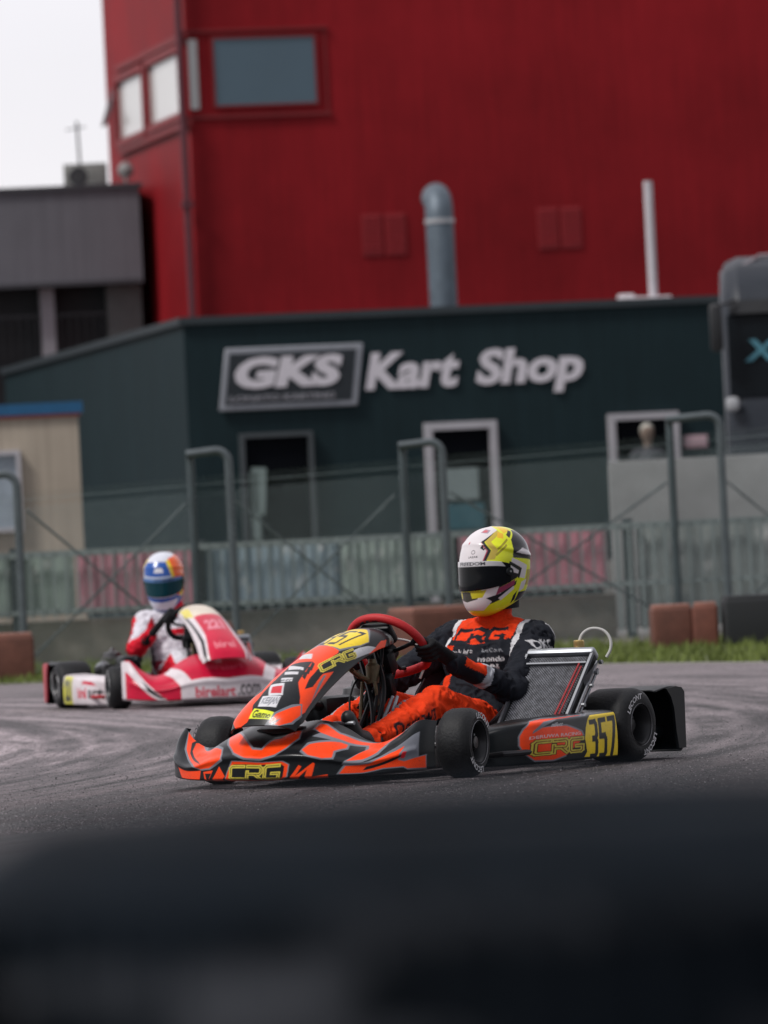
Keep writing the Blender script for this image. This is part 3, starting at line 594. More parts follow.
# ---- beige cabin
cb = empty('cabin', (-3.53, 75, 0), R(5)); tag(cb, 'beige cabin with a blue roof edge in front of the shop side wall', 'cabin')
MB().box((-3, 2, 1.32), (6, 4, 2.62)).build('wall', corr_mat('beige_panel', (.36, .31, .25), .2, .7, .2), cb)
MB().box((-3, 2, 2.73), (6.12, 4.1, .13)).build('roof', mat('blue_fascia', (.006, .085, .20), .5), cb); MB().box((-3, 1.98, 2.645), (6.06, 4.04, .035)).build('roof_trim', mat('red_line', (.20, .03, .03), .5), cb)
window(cb, (-1.1, 0, 1.78), .8, .95, 'X', mat('cabin_pane', (.28, .33, .38), .2), FRM, .05)

# ---- truck (only its left edge is in the picture)
tk = empty('truck', (3.80, 70, 0), R(-3)); tag(tk, 'dark grey lorry cab with a black windscreen at the right edge behind the fence', 'truck')
TG = mat('truck_grey', (.022, .027, .036), .4, vary=.1, spec=.3); TL = mat('truck_grey_pale', (.14, .15, .17), .35, coat=.3)
W_ = 2.5
# cab body cross-section in YZ, front = -Y
cabp = [(-.02, .55), (-.02, 2.20), (.04, 2.35), (.20, 3.28), (.30, 3.50), (.62, 3.80), (1.1, 3.93), (2.2, 3.93), (2.2, .55)]
MB().prism([(y, z) for y, z in cabp], 0, W_, 'YZ').build('cab', TG, tk, bevel=.19)
MB().prism([(.015, 2.36), (.170, 3.26), (.235, 3.26), (.08, 2.36)], .05, W_ - .05, 'YZ').build('windscreen', mat('windscreen_glass', (.004, .006, .008), .25, spec=.15), tk)
MB().prism([(.10, 3.27), (.23, 3.42), (.32, 3.42), (.27, 3.27)], .08, W_ - .08, 'YZ').build('sun_visor', mat('visor_black', (.008, .009, .01), .3), tk)
MB().tube([(.10, .50, 3.55), (.20, .68, 3.78), (.45, .98, 3.93), (W_ - .45, .98, 3.93), (W_ - .2, .68, 3.78)], .022, 8).build('roof_highlight', mat('roof_highlight_pale', (.26, .22, .24), .4), tk)  # pale tube stands in for the highlight along the roof edge
extruded('XF', .22, 2.74, .50, .24, tk, 'lettering', mat('cyan_sticker', (.06, .20, .26), .5), bold=.03, y=.075, thick=.02, lean=.2)
for sx_ in (-.07, W_ + .07): MB().box((sx_, -.12, 3.12), (.14, .14, .52), bev=.04).tube([(sx_, -.05, 3.35), (.15 if sx_ < 0 else W_ - .15, .15, 3.42)], .02, 6).build('mirror', mat('mirror_black', (.012, .013, .015), .4), tk)
MB().box((.07, -.06, 2.28), (.15, .12, .16), bev=.05).build('marker_lamp', mat('lamp_pale', (.35, .36, .38), .3), tk)
gr = MB(); [gr.box((W_ / 2, -.04, 1.0 + k * .14), (1.7, .05, .06)) for k in range(5)]; gr.build('grille', mat('grille_black', (.01, .01, .011), .4), tk)
MB().box((W_ / 2, -.08, .55), (W_ + .04, .24, .42), bev=.05).build('bumper', TL, tk)
MB().prism([(-.03, 1.60), (-.05, 1.66), (.0, 1.72)], 0, W_, 'YZ').build('trim_line', mat('truck_darkline', (.05, .02, .03), .4), tk)
for s_ in (.32, W_ - .32): MB().box((s_, -.10, .78), (.36, .22, .18), bev=.04).build('headlight', mat('lamp_glass', (.4, .42, .45), .1), tk)
for yy in (1.3, 5.6, 6.9):
    for s_ in (.16, W_ - .16):
        w = MB().lathe([(-.14, .30), (-.15, .46), (-.12, .50), (.12, .50), (.15, .46), (.14, .30)], (s_, yy, .5), 'X', 28).build('wheel', RUB(), tk); MB().lathe([(-.10, .0), (-.10, .14), (-.05, .16), (-.13, .30), (.13, .30), (.05, .16), (.10, 0)], (s_, yy, .5), 'X', 24).build('rim', STL(), w)
MB().box((W_ / 2, 6.4, 2.5), (W_, 7.8, 2.7), bev=.03).box((W_ / 2, 5.5, .95), (1.0, 9, .25)).build('box_body', mat('trailer_grey', (.17, .18, .2), .5), tk)

# ---- low grey wall in the yard, right
gw = MB().box((2.20 + 4, 62.2, .81), (8, .35, 1.62), bev=.02).build('concrete_wall', mat('pale_wall', (.20, .205, .205), .85, vary=.28, scale=1.6, bump=.2, bscale=12)); tag(gw, 'pale grey blank wall behind the palisade at the right', 'wall')

# ---- palisade fence on its plinth, with printed banners behind the pickets
pl = MB().box((-5.6, 56.35, .19), (15.2, .24, .40), bev=.01).build('plinth_wall', mat('plinth_concrete', (.27, .245, .21), .9, vary=.4, scale=2.2, bump=.4, bscale=9)); tag(pl, 'low stained concrete plinth under the left part of the palisade fence', 'wall')
pf = empty('palisade_fence', (0, 56, 0)); tag(pf, 'grey-green palisade fence with close upright pickets and a top rail', 'fence')
PK = mat('picket_paint', (.18, .215, .215), .6, vary=.3, scale=2)
pk = MB()
for k in range(int(17 / .105)):
    x = -9 + k * .105; z0_ = .41 if x < 1.95 else .05
    pk.box((x, 0, (z0_ + 1.0) / 2), (.015 if x < 1.95 else .026, .012, 1.0 - z0_))
pk.build('pickets', PK, pf)
MB().box((-.5, .016, .975), (17, .018, .055)).box((-.5, .016, .47), (17, .018, .04)).build('rail', PK, pf)
for x in (-7.6, -5.1, -3.25, -1.63, 2.12, 4.6, 7.0): MB().box((x, .06, .52), (.09, .07, 1.04)).build('post', mat('post_dark', (.028, .040, .045), .6), pf)
def banner(x0, x1, col, label, nm, z0=.44, z1=1.0, blot=(.6, .6, .6)):
    c = Canvas(220, 80, col); rr = random.Random(nm)
    for k in range(16):
        x, y, w, h = rr.random(), rr.uniform(.15, .8), rr.uniform(.01, .05), rr.uniform(.05, .3); c.poly([(x, y), (x + w, y + h * .3), (x + w * .8, y + h), (x - w * .3, y + h * .7)], blot, .35)
    def fn(U, V): return np.stack([x0 + (x1 - x0) * U, .11 + .012 * np.sin(U * 31 + V * 3) + .008 * np.sin(U * 77), z0 + (z1 - z0) * V], -1)
    o = surface('banner', fn, 160, 40, None, c, mat('banner_vinyl', (1, 1, 1), .6, vary=.12, paint=True), .003); o.location = (0, 56, 0)
    tag(o, label, 'banner', 'banners behind the palisade pickets')
banner(-4.9, -2.74, (.24, .30, .27), 'faded grey-green banner at the far left of the palisade fence', 1)
banner(-2.72, -1.66, (.42, .17, .22), 'faded pink banner behind the pickets near the blue-helmeted driver', 2, blot=(.45, .35, .38))
banner(-1.58, -.42, (.22, .29, .34), 'faded pale blue banner on the palisade fence', 3)
banner(-.40, .60, (.26, .32, .295), 'faded pale green banner between the blue one and the bright helmet', 4)
banner(.64, 1.94, (.45, .17, .22), 'faded pink banner right of the yellow helmet', 5, blot=(.5, .4, .43))
banner(2.2, 5.2, (.26, .29, .285), 'plain grey-green sheet behind the pickets at the right', 6, z0=.08)

# ---- chain-link fence with hooked tube posts and crossed braces
cf = empty('chain_link_fence', (0, 0, 0)); tag(cf, 'chain-link fence hung on hooped grey tube posts with crossed braces', 'fence')
FY = lambda x: 51.0 + .55 * (x + 3)
FT = lambda x: 1.40 + .045 * (x + 3)
wire = MB(); wr = .0023; step = .05
x = -6.0
Wm = mat('wire_galvanised', (.30, .37, .37), .8, .0)
while x < 6.0:
    for sgn in (1, -1):
        h = FT(x); xe = x + sgn * h * .95
        a = (x, FY(x), .02); e = (xe, FY(xe), h)
        wire.add([(a[0] - wr, a[1], a[2]), (a[0] + wr, a[1], a[2]), (e[0] + wr, e[1], e[2]), (e[0] - wr, e[1], e[2]), (a[0], a[1] + wr * 1.6, a[2]), (e[0], e[1] + wr * 1.6, e[2])], [(0, 1, 2, 3), (1, 4, 5, 2), (4, 0, 3, 5)])
    x += step
wire.tube([(-6.5, FY(-6.5), FT(-6.5)), (6.5, FY(6.5), FT(6.5))], .0018, 5)
wire.build('netting', Wm, cf, smooth=0)
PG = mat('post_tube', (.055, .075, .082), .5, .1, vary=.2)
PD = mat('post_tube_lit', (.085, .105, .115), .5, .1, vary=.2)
def hoop(xb, xf, h, yb=None, tall=None):
    """upright back leg, top bar and a bent front leg that returns to the ground"""
    Y = FY(xb) - .04; top = h
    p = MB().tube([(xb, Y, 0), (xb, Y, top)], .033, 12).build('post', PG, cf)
    r_ = .10; x1 = xf - r_ if xf > xb else xf + r_; s = 1 if xf > xb else -1
    path = [(xb - s * .03, Y - .045, top - .02), (x1, Y - .05, top + .00)] + [(x1 + s * r_ * math.sin(a), Y - .05, top - r_ + r_ * math.cos(a)) for a in (.3, .6, .9, 1.2, 1.57)] + [(xf, Y - .05, 0)]
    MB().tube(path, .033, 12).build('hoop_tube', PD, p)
hoop(-3.28, -2.90, 1.615); hoop(-1.545, -1.235, 1.735); hoop(.175, .50, 1.735); hoop(2.44, 2.86, 1.865); hoop(4.3, 4.7, 1.9); hoop(-5.1, -4.7, 1.6)
for (x0, x1) in ((-2.85, -1.6), (-1.2, .1), (.55, 2.40), (2.9, 4.25)):
    for za, zb in ((.15, 1.32), (1.32, .15)):
        MB().tube([(x0, FY(x0) + .05, za), (x1, FY(x1) + .05 + (.03 if za > 1 else 0), zb)], .010, 6).build('brace', PG, cf)

# ---- loose barrier blocks on the verge
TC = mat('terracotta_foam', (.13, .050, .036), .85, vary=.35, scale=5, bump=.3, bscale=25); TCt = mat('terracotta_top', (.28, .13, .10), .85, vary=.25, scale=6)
def block(x, y, w, d, h, rz, m, mt, label, cat='barrier block', group='loose barrier blocks on the verge'):
    e = empty('barrier_block', (x, y, 0), R(rz)); tag(e, label, cat, group)
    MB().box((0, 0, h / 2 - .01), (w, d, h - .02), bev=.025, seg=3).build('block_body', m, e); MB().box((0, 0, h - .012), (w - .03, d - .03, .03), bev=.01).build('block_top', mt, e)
block(2.165, 49.3, .31, .40, .335, 2, TC, TCt, 'terracotta block on the grass directly left of the black block')
block(2.43, 49.25, .20, .40, .34, -3, mat('terracotta_foam_b', (.17, .060, .042), .85, vary=.35, scale=5), TCt, 'narrow brighter terracotta block touching the black block')
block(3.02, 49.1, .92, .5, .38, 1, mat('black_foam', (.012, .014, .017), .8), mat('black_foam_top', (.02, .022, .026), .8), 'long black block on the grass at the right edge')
block(.36, 50.2, .62, .5, .40, 24, TC, TCt, 'terracotta block behind the leading driver, turned at an angle')
block(-3.02, 49.6, .52, .5, .36, 3, TC, TCt, 'terracotta block at the foot of the leftmost fence post')
block(-1.42, 50.0, .34, .5, .36, -8, mat('terracotta_foam_b', (0, 0, 0)), TCt, 'small terracotta block behind the red and white kart')

# ---- tyre barrier in the foreground, out of focus
def tyre_thing(x, y, z, m, label, Ro=.31, w=.177, rz=0):
    e = empty('stacked_tyre', (x, y, z), rz); tag(e, label, 'tyre', 'old tyres stacked as a barrier in front of the camera')  # each ring is one old tyre of the barrier
    pr = [(-w / 2 + .012, .17), (-w / 2, .20), (-w / 2 + .004, Ro - .06), (-w / 2 + .03, Ro - .012), (-w / 2 + .05, Ro), (0, Ro + .003), (w / 2 - .05, Ro), (w / 2 - .03, Ro - .012), (w / 2 - .004, Ro - .06), (w / 2, .20), (w / 2 - .012, .17), (w / 2 - .03, .165), (-w / 2 + .03, .165), (-w / 2 + .012, .17)]
    b = MB().lathe(pr, (0, 0, w / 2), 'Z', 72)
    for k in range(60):
        a = 2 * math.pi * k / 60; b.box(((Ro + .003) * math.cos(a), (Ro + .003) * math.sin(a), w / 2), (.006, .018, .10), (0, 0, math.degrees(a) + 12))
    b.build('tyre_casing', m, e)
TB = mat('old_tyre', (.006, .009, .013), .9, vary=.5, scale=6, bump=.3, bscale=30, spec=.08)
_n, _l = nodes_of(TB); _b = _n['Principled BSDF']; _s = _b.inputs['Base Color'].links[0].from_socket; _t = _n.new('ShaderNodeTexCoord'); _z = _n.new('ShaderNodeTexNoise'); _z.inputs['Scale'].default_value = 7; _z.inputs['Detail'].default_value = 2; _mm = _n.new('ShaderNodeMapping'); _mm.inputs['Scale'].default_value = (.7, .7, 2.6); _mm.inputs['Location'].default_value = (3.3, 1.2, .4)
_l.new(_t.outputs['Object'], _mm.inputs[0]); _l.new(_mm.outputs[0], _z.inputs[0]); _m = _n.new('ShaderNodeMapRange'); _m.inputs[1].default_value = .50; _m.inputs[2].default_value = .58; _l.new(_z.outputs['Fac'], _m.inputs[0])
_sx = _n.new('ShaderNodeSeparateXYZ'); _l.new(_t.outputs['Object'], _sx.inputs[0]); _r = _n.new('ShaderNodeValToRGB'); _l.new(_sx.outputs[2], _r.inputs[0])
_r.color_ramp.elements[0].position = .05; _r.color_ramp.elements[0].color = (0, 0, 0, 1); _r.color_ramp.elements[1].position = .145; _r.color_ramp.elements[1].color = (0, 0, 0, 1); _e = _r.color_ramp.elements.new(.095); _e.color = (1, 1, 1, 1)   # keeps the painted glints to the middle of the tread
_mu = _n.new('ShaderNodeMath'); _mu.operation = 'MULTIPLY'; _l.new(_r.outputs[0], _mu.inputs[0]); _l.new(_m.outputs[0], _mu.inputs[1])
_x = _n.new('ShaderNodeMixRGB'); _l.new(_mu.outputs[0], _x.inputs[0]); _l.new(_s, _x.inputs[1]); _x.inputs[2].default_value = (.075, .080, .092, 1); _l.new(_x.outputs[0], _b.inputs['Base Color'])   # pale patches painted in as glints on the rubber
TP = mat('painted_tyre_red', (.011, .012, .015), .8, vary=.3, scale=5, spec=.1)
_n, _l = nodes_of(TP); _b = _n['Principled BSDF']; _s = _b.inputs['Base Color'].links[0].from_socket; _t = _n.new('ShaderNodeTexCoord'); _sx = _n.new('ShaderNodeSeparateXYZ'); _l.new(_t.outputs['Object'], _sx.inputs[0]); _g = _n.new('ShaderNodeMath'); _g.operation = 'GREATER_THAN'; _g.inputs[1].default_value = .150; _l.new(_sx.outputs[2], _g.inputs[0])
_x = _n.new('ShaderNodeMixRGB'); _l.new(_g.outputs[0], _x.inputs[0]); _l.new(_s, _x.inputs[1]); _x.inputs[2].default_value = (.40, .10, .11, 1); _l.new(_x.outputs[0], _b.inputs['Base Color'])
z = 0
stacks = [(.065, 3.30), (-.530, 3.08), (.72, 3.20)]
for i, (x, y) in enumerate(stacks):
    for k in range(4):
        top = k == 3
        lab = (('worn black tyre on top of the stack that fills the bottom of the picture' if i == 0 else 'black tyre with a faded red painted top on the left-hand stack' if i == 1 else 'black tyre on top of the right-hand stack') if top else 'black tyre lower down in the %s foreground stack' % ('middle', 'left', 'right')[i] + (' resting on the ground', ', second from the ground', ', just under the top one')[k])
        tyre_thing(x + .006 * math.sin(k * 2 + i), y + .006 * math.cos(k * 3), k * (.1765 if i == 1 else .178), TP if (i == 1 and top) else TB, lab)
# ================================================================== KARTS
CO = {'O': (.92, .062, .006), 'K': (.006, .008, .010), 'S': (.17, .18, .21), 'Y': (.86, .62, .02), 'W': (.62, .62, .65), 'R': (.58, .02, .03), 'YG': (.72, .80, .04), 'C': (.56, .010, .045), 'G': (.62, .52, .07)}
def paint_orange():
    f = Canvas(760, 190, CO['K'])
    for c, p in LIV_FAIRING: f.poly(p, CO[c])
    f.poly([(.395, 1), (.605, 1), (.585, .80), (.545, .72), (.53, .62), (.47, .62), (.455, .72), (.415, .80)], CO['K'])
    f.strokes('CRG', Q_CRG_F, CO['G'], .25, asp=3.6); f.strokes('CRG', Q_CRG_F, CO['K'], .04, asp=3.6)
    n = Canvas(260, 620, CO['K'])
    n.poly([(0, .45), (.22, .4), (.3, .62), (.2, .8), (.0, .8)], CO['O']); n.poly([(.0, .12), (.2, .1), (.28, .2), (.1, .26), (0, .24)], CO['O'])
    n.poly([(.30, .56), (.62, .56), (.82, .78), (.64, .85), (.30, .85), (.2, .75)], CO['S'])
    n.poly([(.33, .60), (.66, .60), (.80, .76), (.62, .84), (.34, .84), (.26, .74)], CO['Y'])
    for c, p in LIV_NOSE: n.poly(p, CO[c])
    n.strokes('357', [(.40, .655), (.66, .655), (.68, .79), (.38, .79)], CO['K'], .15, gap=.45, asp=1.6)
    n.strokes('CRG', Q_CRG_N, CO['G'], .30, asp=3.4); n.strokes('CRG', Q_CRG_N, CO['K'], .06, asp=3.4)
    n.text('Gamo', Q_TAG, CO['K'], .04); n.text('KEIJAN', Q_WHITE, CO['S'], .03)
    for q, t in (([(.44, .425), (.54, .428), (.54, .440), (.44, .437)], 'motul'), ([(.38, .345), (.56, .345), (.56, .365), (.38, .365)], 'tillett')): n.text(t, q, CO['K'], .02)
    p = Canvas(420, 200, CO['K'])
    p.poly([(.0, .70), (.10, .74), (.2, .82), (.6, .86), (1, .84), (1, .93), (.2, .93), (0, .86)], CO['K'])
    for c, q in LIV_POD: p.poly(q, CO[c])
    p.strokes('CRG', Q_CRG_P, CO['K'], .40, asp=3.4); p.strokes('CRG', Q_CRG_P, CO['G'], .30, asp=3.4); p.strokes('CRG', Q_CRG_P, (.12, .03, .01), .08, asp=3.4)
    p.strokes('357', [(.715, .17), (.965, .16), (.975, .62), (.725, .60)], CO['K'], .165, gap=.5, asp=1.30); p.text('DERUWA RACING', Q_TXT_P, CO['W'], .01)
    p.text('tillett', [(.33, .60), (.44, .60), (.46, .66), (.36, .66)], CO['W'], .02)
    return f, n, p
def paint_red():
    f = Canvas(760, 190, CO['C'])
    Wt = (.66, .60, .63)
    # white frame round the crimson centre, lower white band with the maker's name
    f.poly([(.30, .0), (.70, .0), (.70, .30), (.76, .95), (.72, 1), (.655, .40), (.345, .40), (.28, 1), (.24, .95), (.30, .30)], Wt)
    f.text('birelart', [(.36, .08), (.53, .08), (.53, .27), (.36, .27)], CO['C'], .03); f.text('.com', [(.54, .08), (.64, .08), (.64, .27), (.54, .27)], CO['K'], .02)
    f.text('birelart', [(.42, .55), (.58, .55), (.58, .68), (.42, .68)], (.75, .12, .2), .01)
    for m in (0, 1):
        g = (lambda q: [(1 - a, b) for a, b in q]) if m else (lambda q: q)
        f.poly(g([(.02, .05), (.20, .05), (.26, .0), (.03, .0)]), Wt)
        f.poly(g([(.0, .95), (.06, .95), (.20, .25), (.24, .05), (.20, .05), (.13, .30), (.0, .70)]), Wt); f.poly(g([(.0, .0), (.03, .0), (.03, 1), (.0, 1)]), Wt)
        f.poly(g([(.12, .55), (.20, .22), (.235, .10), (.205, .12), (.15, .30)]), CO['K'])
    n = Canvas(260, 620, CO['C'])
    n.poly([(0, 0), (.24, 0), (.30, .35), (.22, 1), (0, 1)], Wt); n.poly([(1, 0), (.76, 0), (.70, .35), (.78, 1), (1, 1)], Wt)
    n.poly([(.14, 0), (.20, 0), (.24, .3), (.12, .75), (.08, .75), (.17, .3)], CO['K']); n.poly([(.86, 0), (.80, 0), (.76, .3), (.88, .75), (.92, .75), (.83, .3)], (.45, .1, .15))
    n.poly([(.22, .62), (.78, .62), (.85, 1), (.15, 1)], (.66, .58, .48)); n.poly([(.10, .70), (.26, .62), (.30, .78), (.12, .88)], (.72, .62, .12))
    n.text('221', [(.38, .40), (.62, .40), (.62, .53), (.38, .53)], (.75, .25, .32), .05)
    n.text('birel', [(.38, .15), (.62, .15), (.62, .24), (.38, .24)], (.75, .25, .3), .02)
    p = Canvas(420, 200, Wt)
    p.poly([(.68, .08), (1, .06), (1, .72), (.72, .72), (.64, .4)], (.62, .60, .04)); p.text('221', [(.72, .2), (.97, .2), (.97, .64), (.72, .64)], CO['K'], .06)
    p.text('birel', [(.2, .28), (.42, .28), (.42, .5), (.2, .5)], CO['C'], .04); p.text('art', [(.45, .28), (.6, .28), (.6, .5), (.45, .5)], CO['K'], .03); p.poly([(.3, .56), (.55, .56), (.5, .64), (.34, .64)], CO['C'])
    return f, n, p
def mirror_canvas(c, text_right=True):
    d = Canvas(c.w, c.h, (0, 0, 0)); d.a = c.a.copy(); return d

def sidewall_text(mb, body, y, rad, h, a0, mi, dirn, span=None):
    """letters set round a circle on a sidewall; dirn +1 reads from +y side"""
    V, T = glyphs(body, .03); lo, hi = V.min(0), V.max(0); s = h / (hi[1] - lo[1]); X = (V[:, 0] - lo[0]) * s; Z = (V[:, 1] - lo[1]) * s
    a = a0 - dirn * X / rad * -1.0 if 0 else a0 + (X / rad) * (1 if dirn > 0 else -1)
    r = rad + Z; P = [(-math.sin(t) * 0 + math.cos(t) * q, y, math.sin(t) * q) for t, q in zip(a, r)]
    mb.add(P, [tuple(t) for t in T], mi)
def make_wheel(parent, x, y, steer, front, outer, txt):
    Ro, w = (.1275, .135) if front else (.140, .212)
    h = w / 2; sg = 1 if outer > 0 else -1
    e = None
    pr = [(-h + .016, .070), (-h + .003, .080), (-h, .098), (-h + .006, Ro - .022), (-h + .018, Ro - .007), (-h + .036, Ro), (0, Ro + .0015), (h - .036, Ro), (h - .018, Ro - .007), (h - .006, Ro - .022), (h, .098), (h - .003, .080), (h - .016, .070)]
    t = MB().lathe(pr, (0, 0, 0), 'Y', 72); yo = sg * (h + .0015)
    # printed maker's name, twice round
    for a0 in ((1.35, 4.5) if front else (3.5, .45)):
        sidewall_text(t, txt, yo, .0965 if not front else .089, .0225, a0, 1, sg)
    t.lathe([(yo - sg * .003, .0785), (yo - sg * .0005, .080), (yo - sg * .003, .0815)], (0, 0, 0), 'Y', 60, mi=2)
    o = t.build('wheel', [RUB(), mat('tyre_print', (.60, .60, .62), .6, vary=.4, scale=40), mat('rim_edge', (.16, .16, .17), .4, .5)], parent, loc=(x, y, Ro)); o.rotation_euler = (0, 0, steer)
    dish = .045 if front else .07
    rp = [(sg * (h - .010), .078), (sg * (h - .004), .074), (sg * (h - .012), .067), (sg * (h - dish), .060), (sg * (h - dish - .006), .030), (sg * (h - dish + .015), .026), (sg * (h - dish + .03), .022), (sg * (h - dish + .032), .0)]
    r = MB().lathe(rp, (0, 0, 0), 'Y', 40); r.lathe([(-sg * (h - .01), .078), (-sg * (h - .03), .064), (sg * (h - dish - .02), .060)], (0, 0, 0), 'Y', 40)
    for k in range(3):
        a = 2 * math.pi * k / 3 + .4; r.lathe([(sg * (h - dish - .008), .007), (sg * (h - dish + .012), .006), (sg * (h - dish + .013), 0)], (.044 * math.cos(a), 0, .044 * math.sin(a)), 'Y', 8, mi=1)
        for q in (-.2, .2): r.box((.05 * math.cos(a + 1 + q), sg * (h - dish + .002), .05 * math.sin(a + 1 + q)), (.012, .012, .012), (0, 0, 0), bev=.003)
    r.build('rim', [MAG(), STL()], o)
    return o
KSC = 1.
def make_kart(loc, rz, label, paint, tag_group, hose, tyre_txt, floor_col, wheel_txt, steer, sw_rot, frame_m, bumper_m, end_m):
    k = empty('racing_kart', loc, rz); tag(k, label, 'kart', tag_group)
    fc, nc, pc = paint()
    B_ = not hose; fo = surface('front_fairing', (lambda U, V: fairing(U, V) * np.array([1, 1.02, 1.28])) if B_ else fairing, 480, 150, k, fc)
    # mouth insert under the nose panel
    mm = MB(); mm.box((.86, 0, .175), (.16, .22, .09), bev=.02); mm.build('air_intake', BLK(), k)
    surface('nose_panel', (lambda U, V: nose(U, V) * np.array([1, 1.04, 1]) + np.stack([.02 - .03 * V, 0 * V, .045 - .02 * V], -1)) if B_ else nose, 130, 330, k, nc, thick=.005)
    surface('side_pod', pod, 260, 130, k, pc)
    pr = Canvas(pc.w, pc.h, (0, 0, 0)); pr.a = pc.a.copy()
    surface('side_pod', lambda U, V: pod(1 - U, V) * np.array([1, -1, 1]), 200, 100, k, (lambda c: c)(flipc(pr)))
    # wheels
    for y, s in ((.535, 1), (-.535, -1)): make_wheel(k, .525, y, steer, True, s, tyre_txt)
    for y, s in ((.590, 1), (-.590, -1)): make_wheel(k, -.525, y, 0, False, s, tyre_txt)
    # chassis
    c = MB(); z = .055
    for s in (1, -1):
        c.tube([(.80, s * .20, z), (.60, s * .22, z), (.45, s * .33, z), (.20, s * .34, z), (-.20, s * .30, z), (-.45, s * .29, z + .03), (-.62, s * .28, z + .05)], .016, 10)
        c.tube([(.55, s * .24, z), (.55, s * .42, z + .01)], .016, 10)
        c.tube([(.34, s * .36, z), (.34, s * .60, z + .02), (.30, s * .63, z + .02), (-.22, s * .645, z + .02), (-.27, s * .62, z + .02), (-.27, s * .30, z)], .011, 8)
    for x_, w_ in ((.80, .20), (.42, .33), (.0, .32), (-.45, .29)): c.tube([(x_, -w_, z), (x_, w_, z)], .014, 8)
    c.tube([(.62, -.22, z), (.98, -.17, z + .01), (1.0, 0, z + .01), (.98, .17, z + .01), (.62, .22, z)], .011, 8).tube([(.64, -.2, .14), (.94, -.17, .15), (.96, .0, .15), (.94, .17, .15), (.64, .2, .14)], .009, 8)
    c.build('chassis_frame', frame_m, k)
    MB().prism([(.80, -.21), (.80, .21), (.45, .32), (.05, .33), (.05, -.33), (.45, -.32)], .030, .038, 'XY').build('floor_tray', mat(*floor_col), k)
    MB().tube([(.70, .27, .10), (.62, .42, .115), (.42, .50, .14)], .011, 8).tube([(.70, -.27, .10), (.62, -.42, .115), (.42, -.50, .14)], .011, 8).tube([(.82, .12, .115), (.46, .46, .125)], .009, 8).tube([(.80, -.14, .115), (.45, -.46, .125)], .009, 8).build('nerf_bar', mat('bright_tube', (.62, .62, .63), .3, .8), k)
    # steering: stub axles, tie rods, column
    s_ = MB()
    for s in (1, -1): s_.tube([(.525, s * .40, .1275), (.525, s * .52, .1275)], .018, 10).box((.525, s * .43, .11), (.05, .05, .13), bev=.01).tube([(.50, s * .05, .10), (.47, s * .42, .11)], .007, 8)
    s_.tube([(.50, 0, .10), (.44, 0, .13), (.16, 0, .43)], .010, 10).tube([(.36, -.10, .06), (.27, -.02, .33), (.27, .02, .33), (.36, .10, .06)], .010, 8)
    s_.build('steering_column', DST(), k)
    b = MB().lathe([(-.03, 0), (-.03, .024), (.035, .027), (.045, .016), (.06, .014), (.06, 0)], (.32, .03, .385), 'Z', 20).tube([(.42, .02, .40), (.34, .02, .36), (.24, .02, .42)], .009, 8).tube([(.50, .05, .41), (.42, .03, .385), (.36, .03, .37)], .010, 8).tube([(.34, .05, .36), (.33, .055, .25)], .007, 6).tube([(.30, -.03, .36), (.33, -.03, .22)], .007, 6)
    b.build('reservoir_bracket', mat('brass_fitting', (.17, .14, .085), .45, .5, vary=.4, scale=30), k)
    q = MB()
    for i in range(2): q.tube([(.60 - .03 * i, .10 + .03 * i, .10), (.45 - .03 * i, .12 + .02 * i, .17), (.30, .10 + .02 * i, .30)], .007, 8)
    q.build('linkage_rod', ALU(), k)
    # loom, throttle and brake lines crowding round the column
    wl = MB(); rw = random.Random(5)
    for i in range(11):
        p0 = Vector((rw.uniform(.34, .50), rw.uniform(-.08, .12), rw.uniform(.08, .14))); p2 = Vector((rw.uniform(.12, .27), rw.uniform(-.07, .08), rw.uniform(.40, .50))); p1 = (p0 + p2) / 2 + Vector((rw.uniform(-.05, .08), rw.uniform(-.07, .07), rw.uniform(-.03, .05)))
        wl.tube([tuple(q) for q in smooth3([p0, p1, p2], 3)], rw.uniform(.004, .009), 6)
    wl.box((.20, .0, .43), (.06, .10, .09), (0, 25, 0), bev=.015).box((.25, .05, .34), (.05, .05, .09), (0, 20, 10), bev=.012).box((.26, -.05, .37), (.05, .06, .07), (0, 20, -10), bev=.012); wl.build('cable_loom', BLK(), k)
    MB().tube([tuple(q) for q in smooth3([Vector((.20, .03, .52)), Vector((.12, .10, .50)), Vector((.07, .12, .43)), Vector((.10, .10, .36))], 3)], .005, 8).build('clear_tube', mat('clear_hose', (.5, .5, .48), .35), k)
    # steering wheel
    Cw = Vector((.150, 0, .480)); al = math.atan2(.65, .76); e1 = Vector((0, 1, 0)); e2 = Vector((math.sin(al), 0, math.cos(al))); nw = Vector((-math.cos(al), 0, math.sin(al)))
    e1r = e1 * math.cos(sw_rot) + e2 * math.sin(sw_rot); e2r = -e1 * math.sin(sw_rot) + e2 * math.cos(sw_rot)
    ring = []
    for i in range(64):
        a = 2 * math.pi * i / 64; x_, y_ = (.158 if hose else .135) * math.cos(a), (.155 if hose else .132) * math.sin(a); 
        if y_ < -.115: y_ = -.115 - (y_ + .115) * -.25
        ring.append(Cw + e1r * x_ + e2r * y_)
    sw = MB().tube(ring, .0165, 14, closed=True)
    V, T = glyphs(wheel_txt, .04); lo, hi = V.min(0), V.max(0); U = (V - lo) / (hi - lo)
    P = []
    for a_, b_ in U:
        th = math.radians(122 - 54 * a_); rr = (.158 if hose else .135) + (.0105 * (b_ * 2 - 1)); y_ = rr * math.sin(th) * .97
        P.append(Cw + e1r * (-rr * math.cos(th) * -1) * -1 * -1 + e2r * y_ - nw * (.0172 * math.cos((b_ * 2 - 1) * .75)))
    sw.add(P, [tuple(t) for t in T], 1)
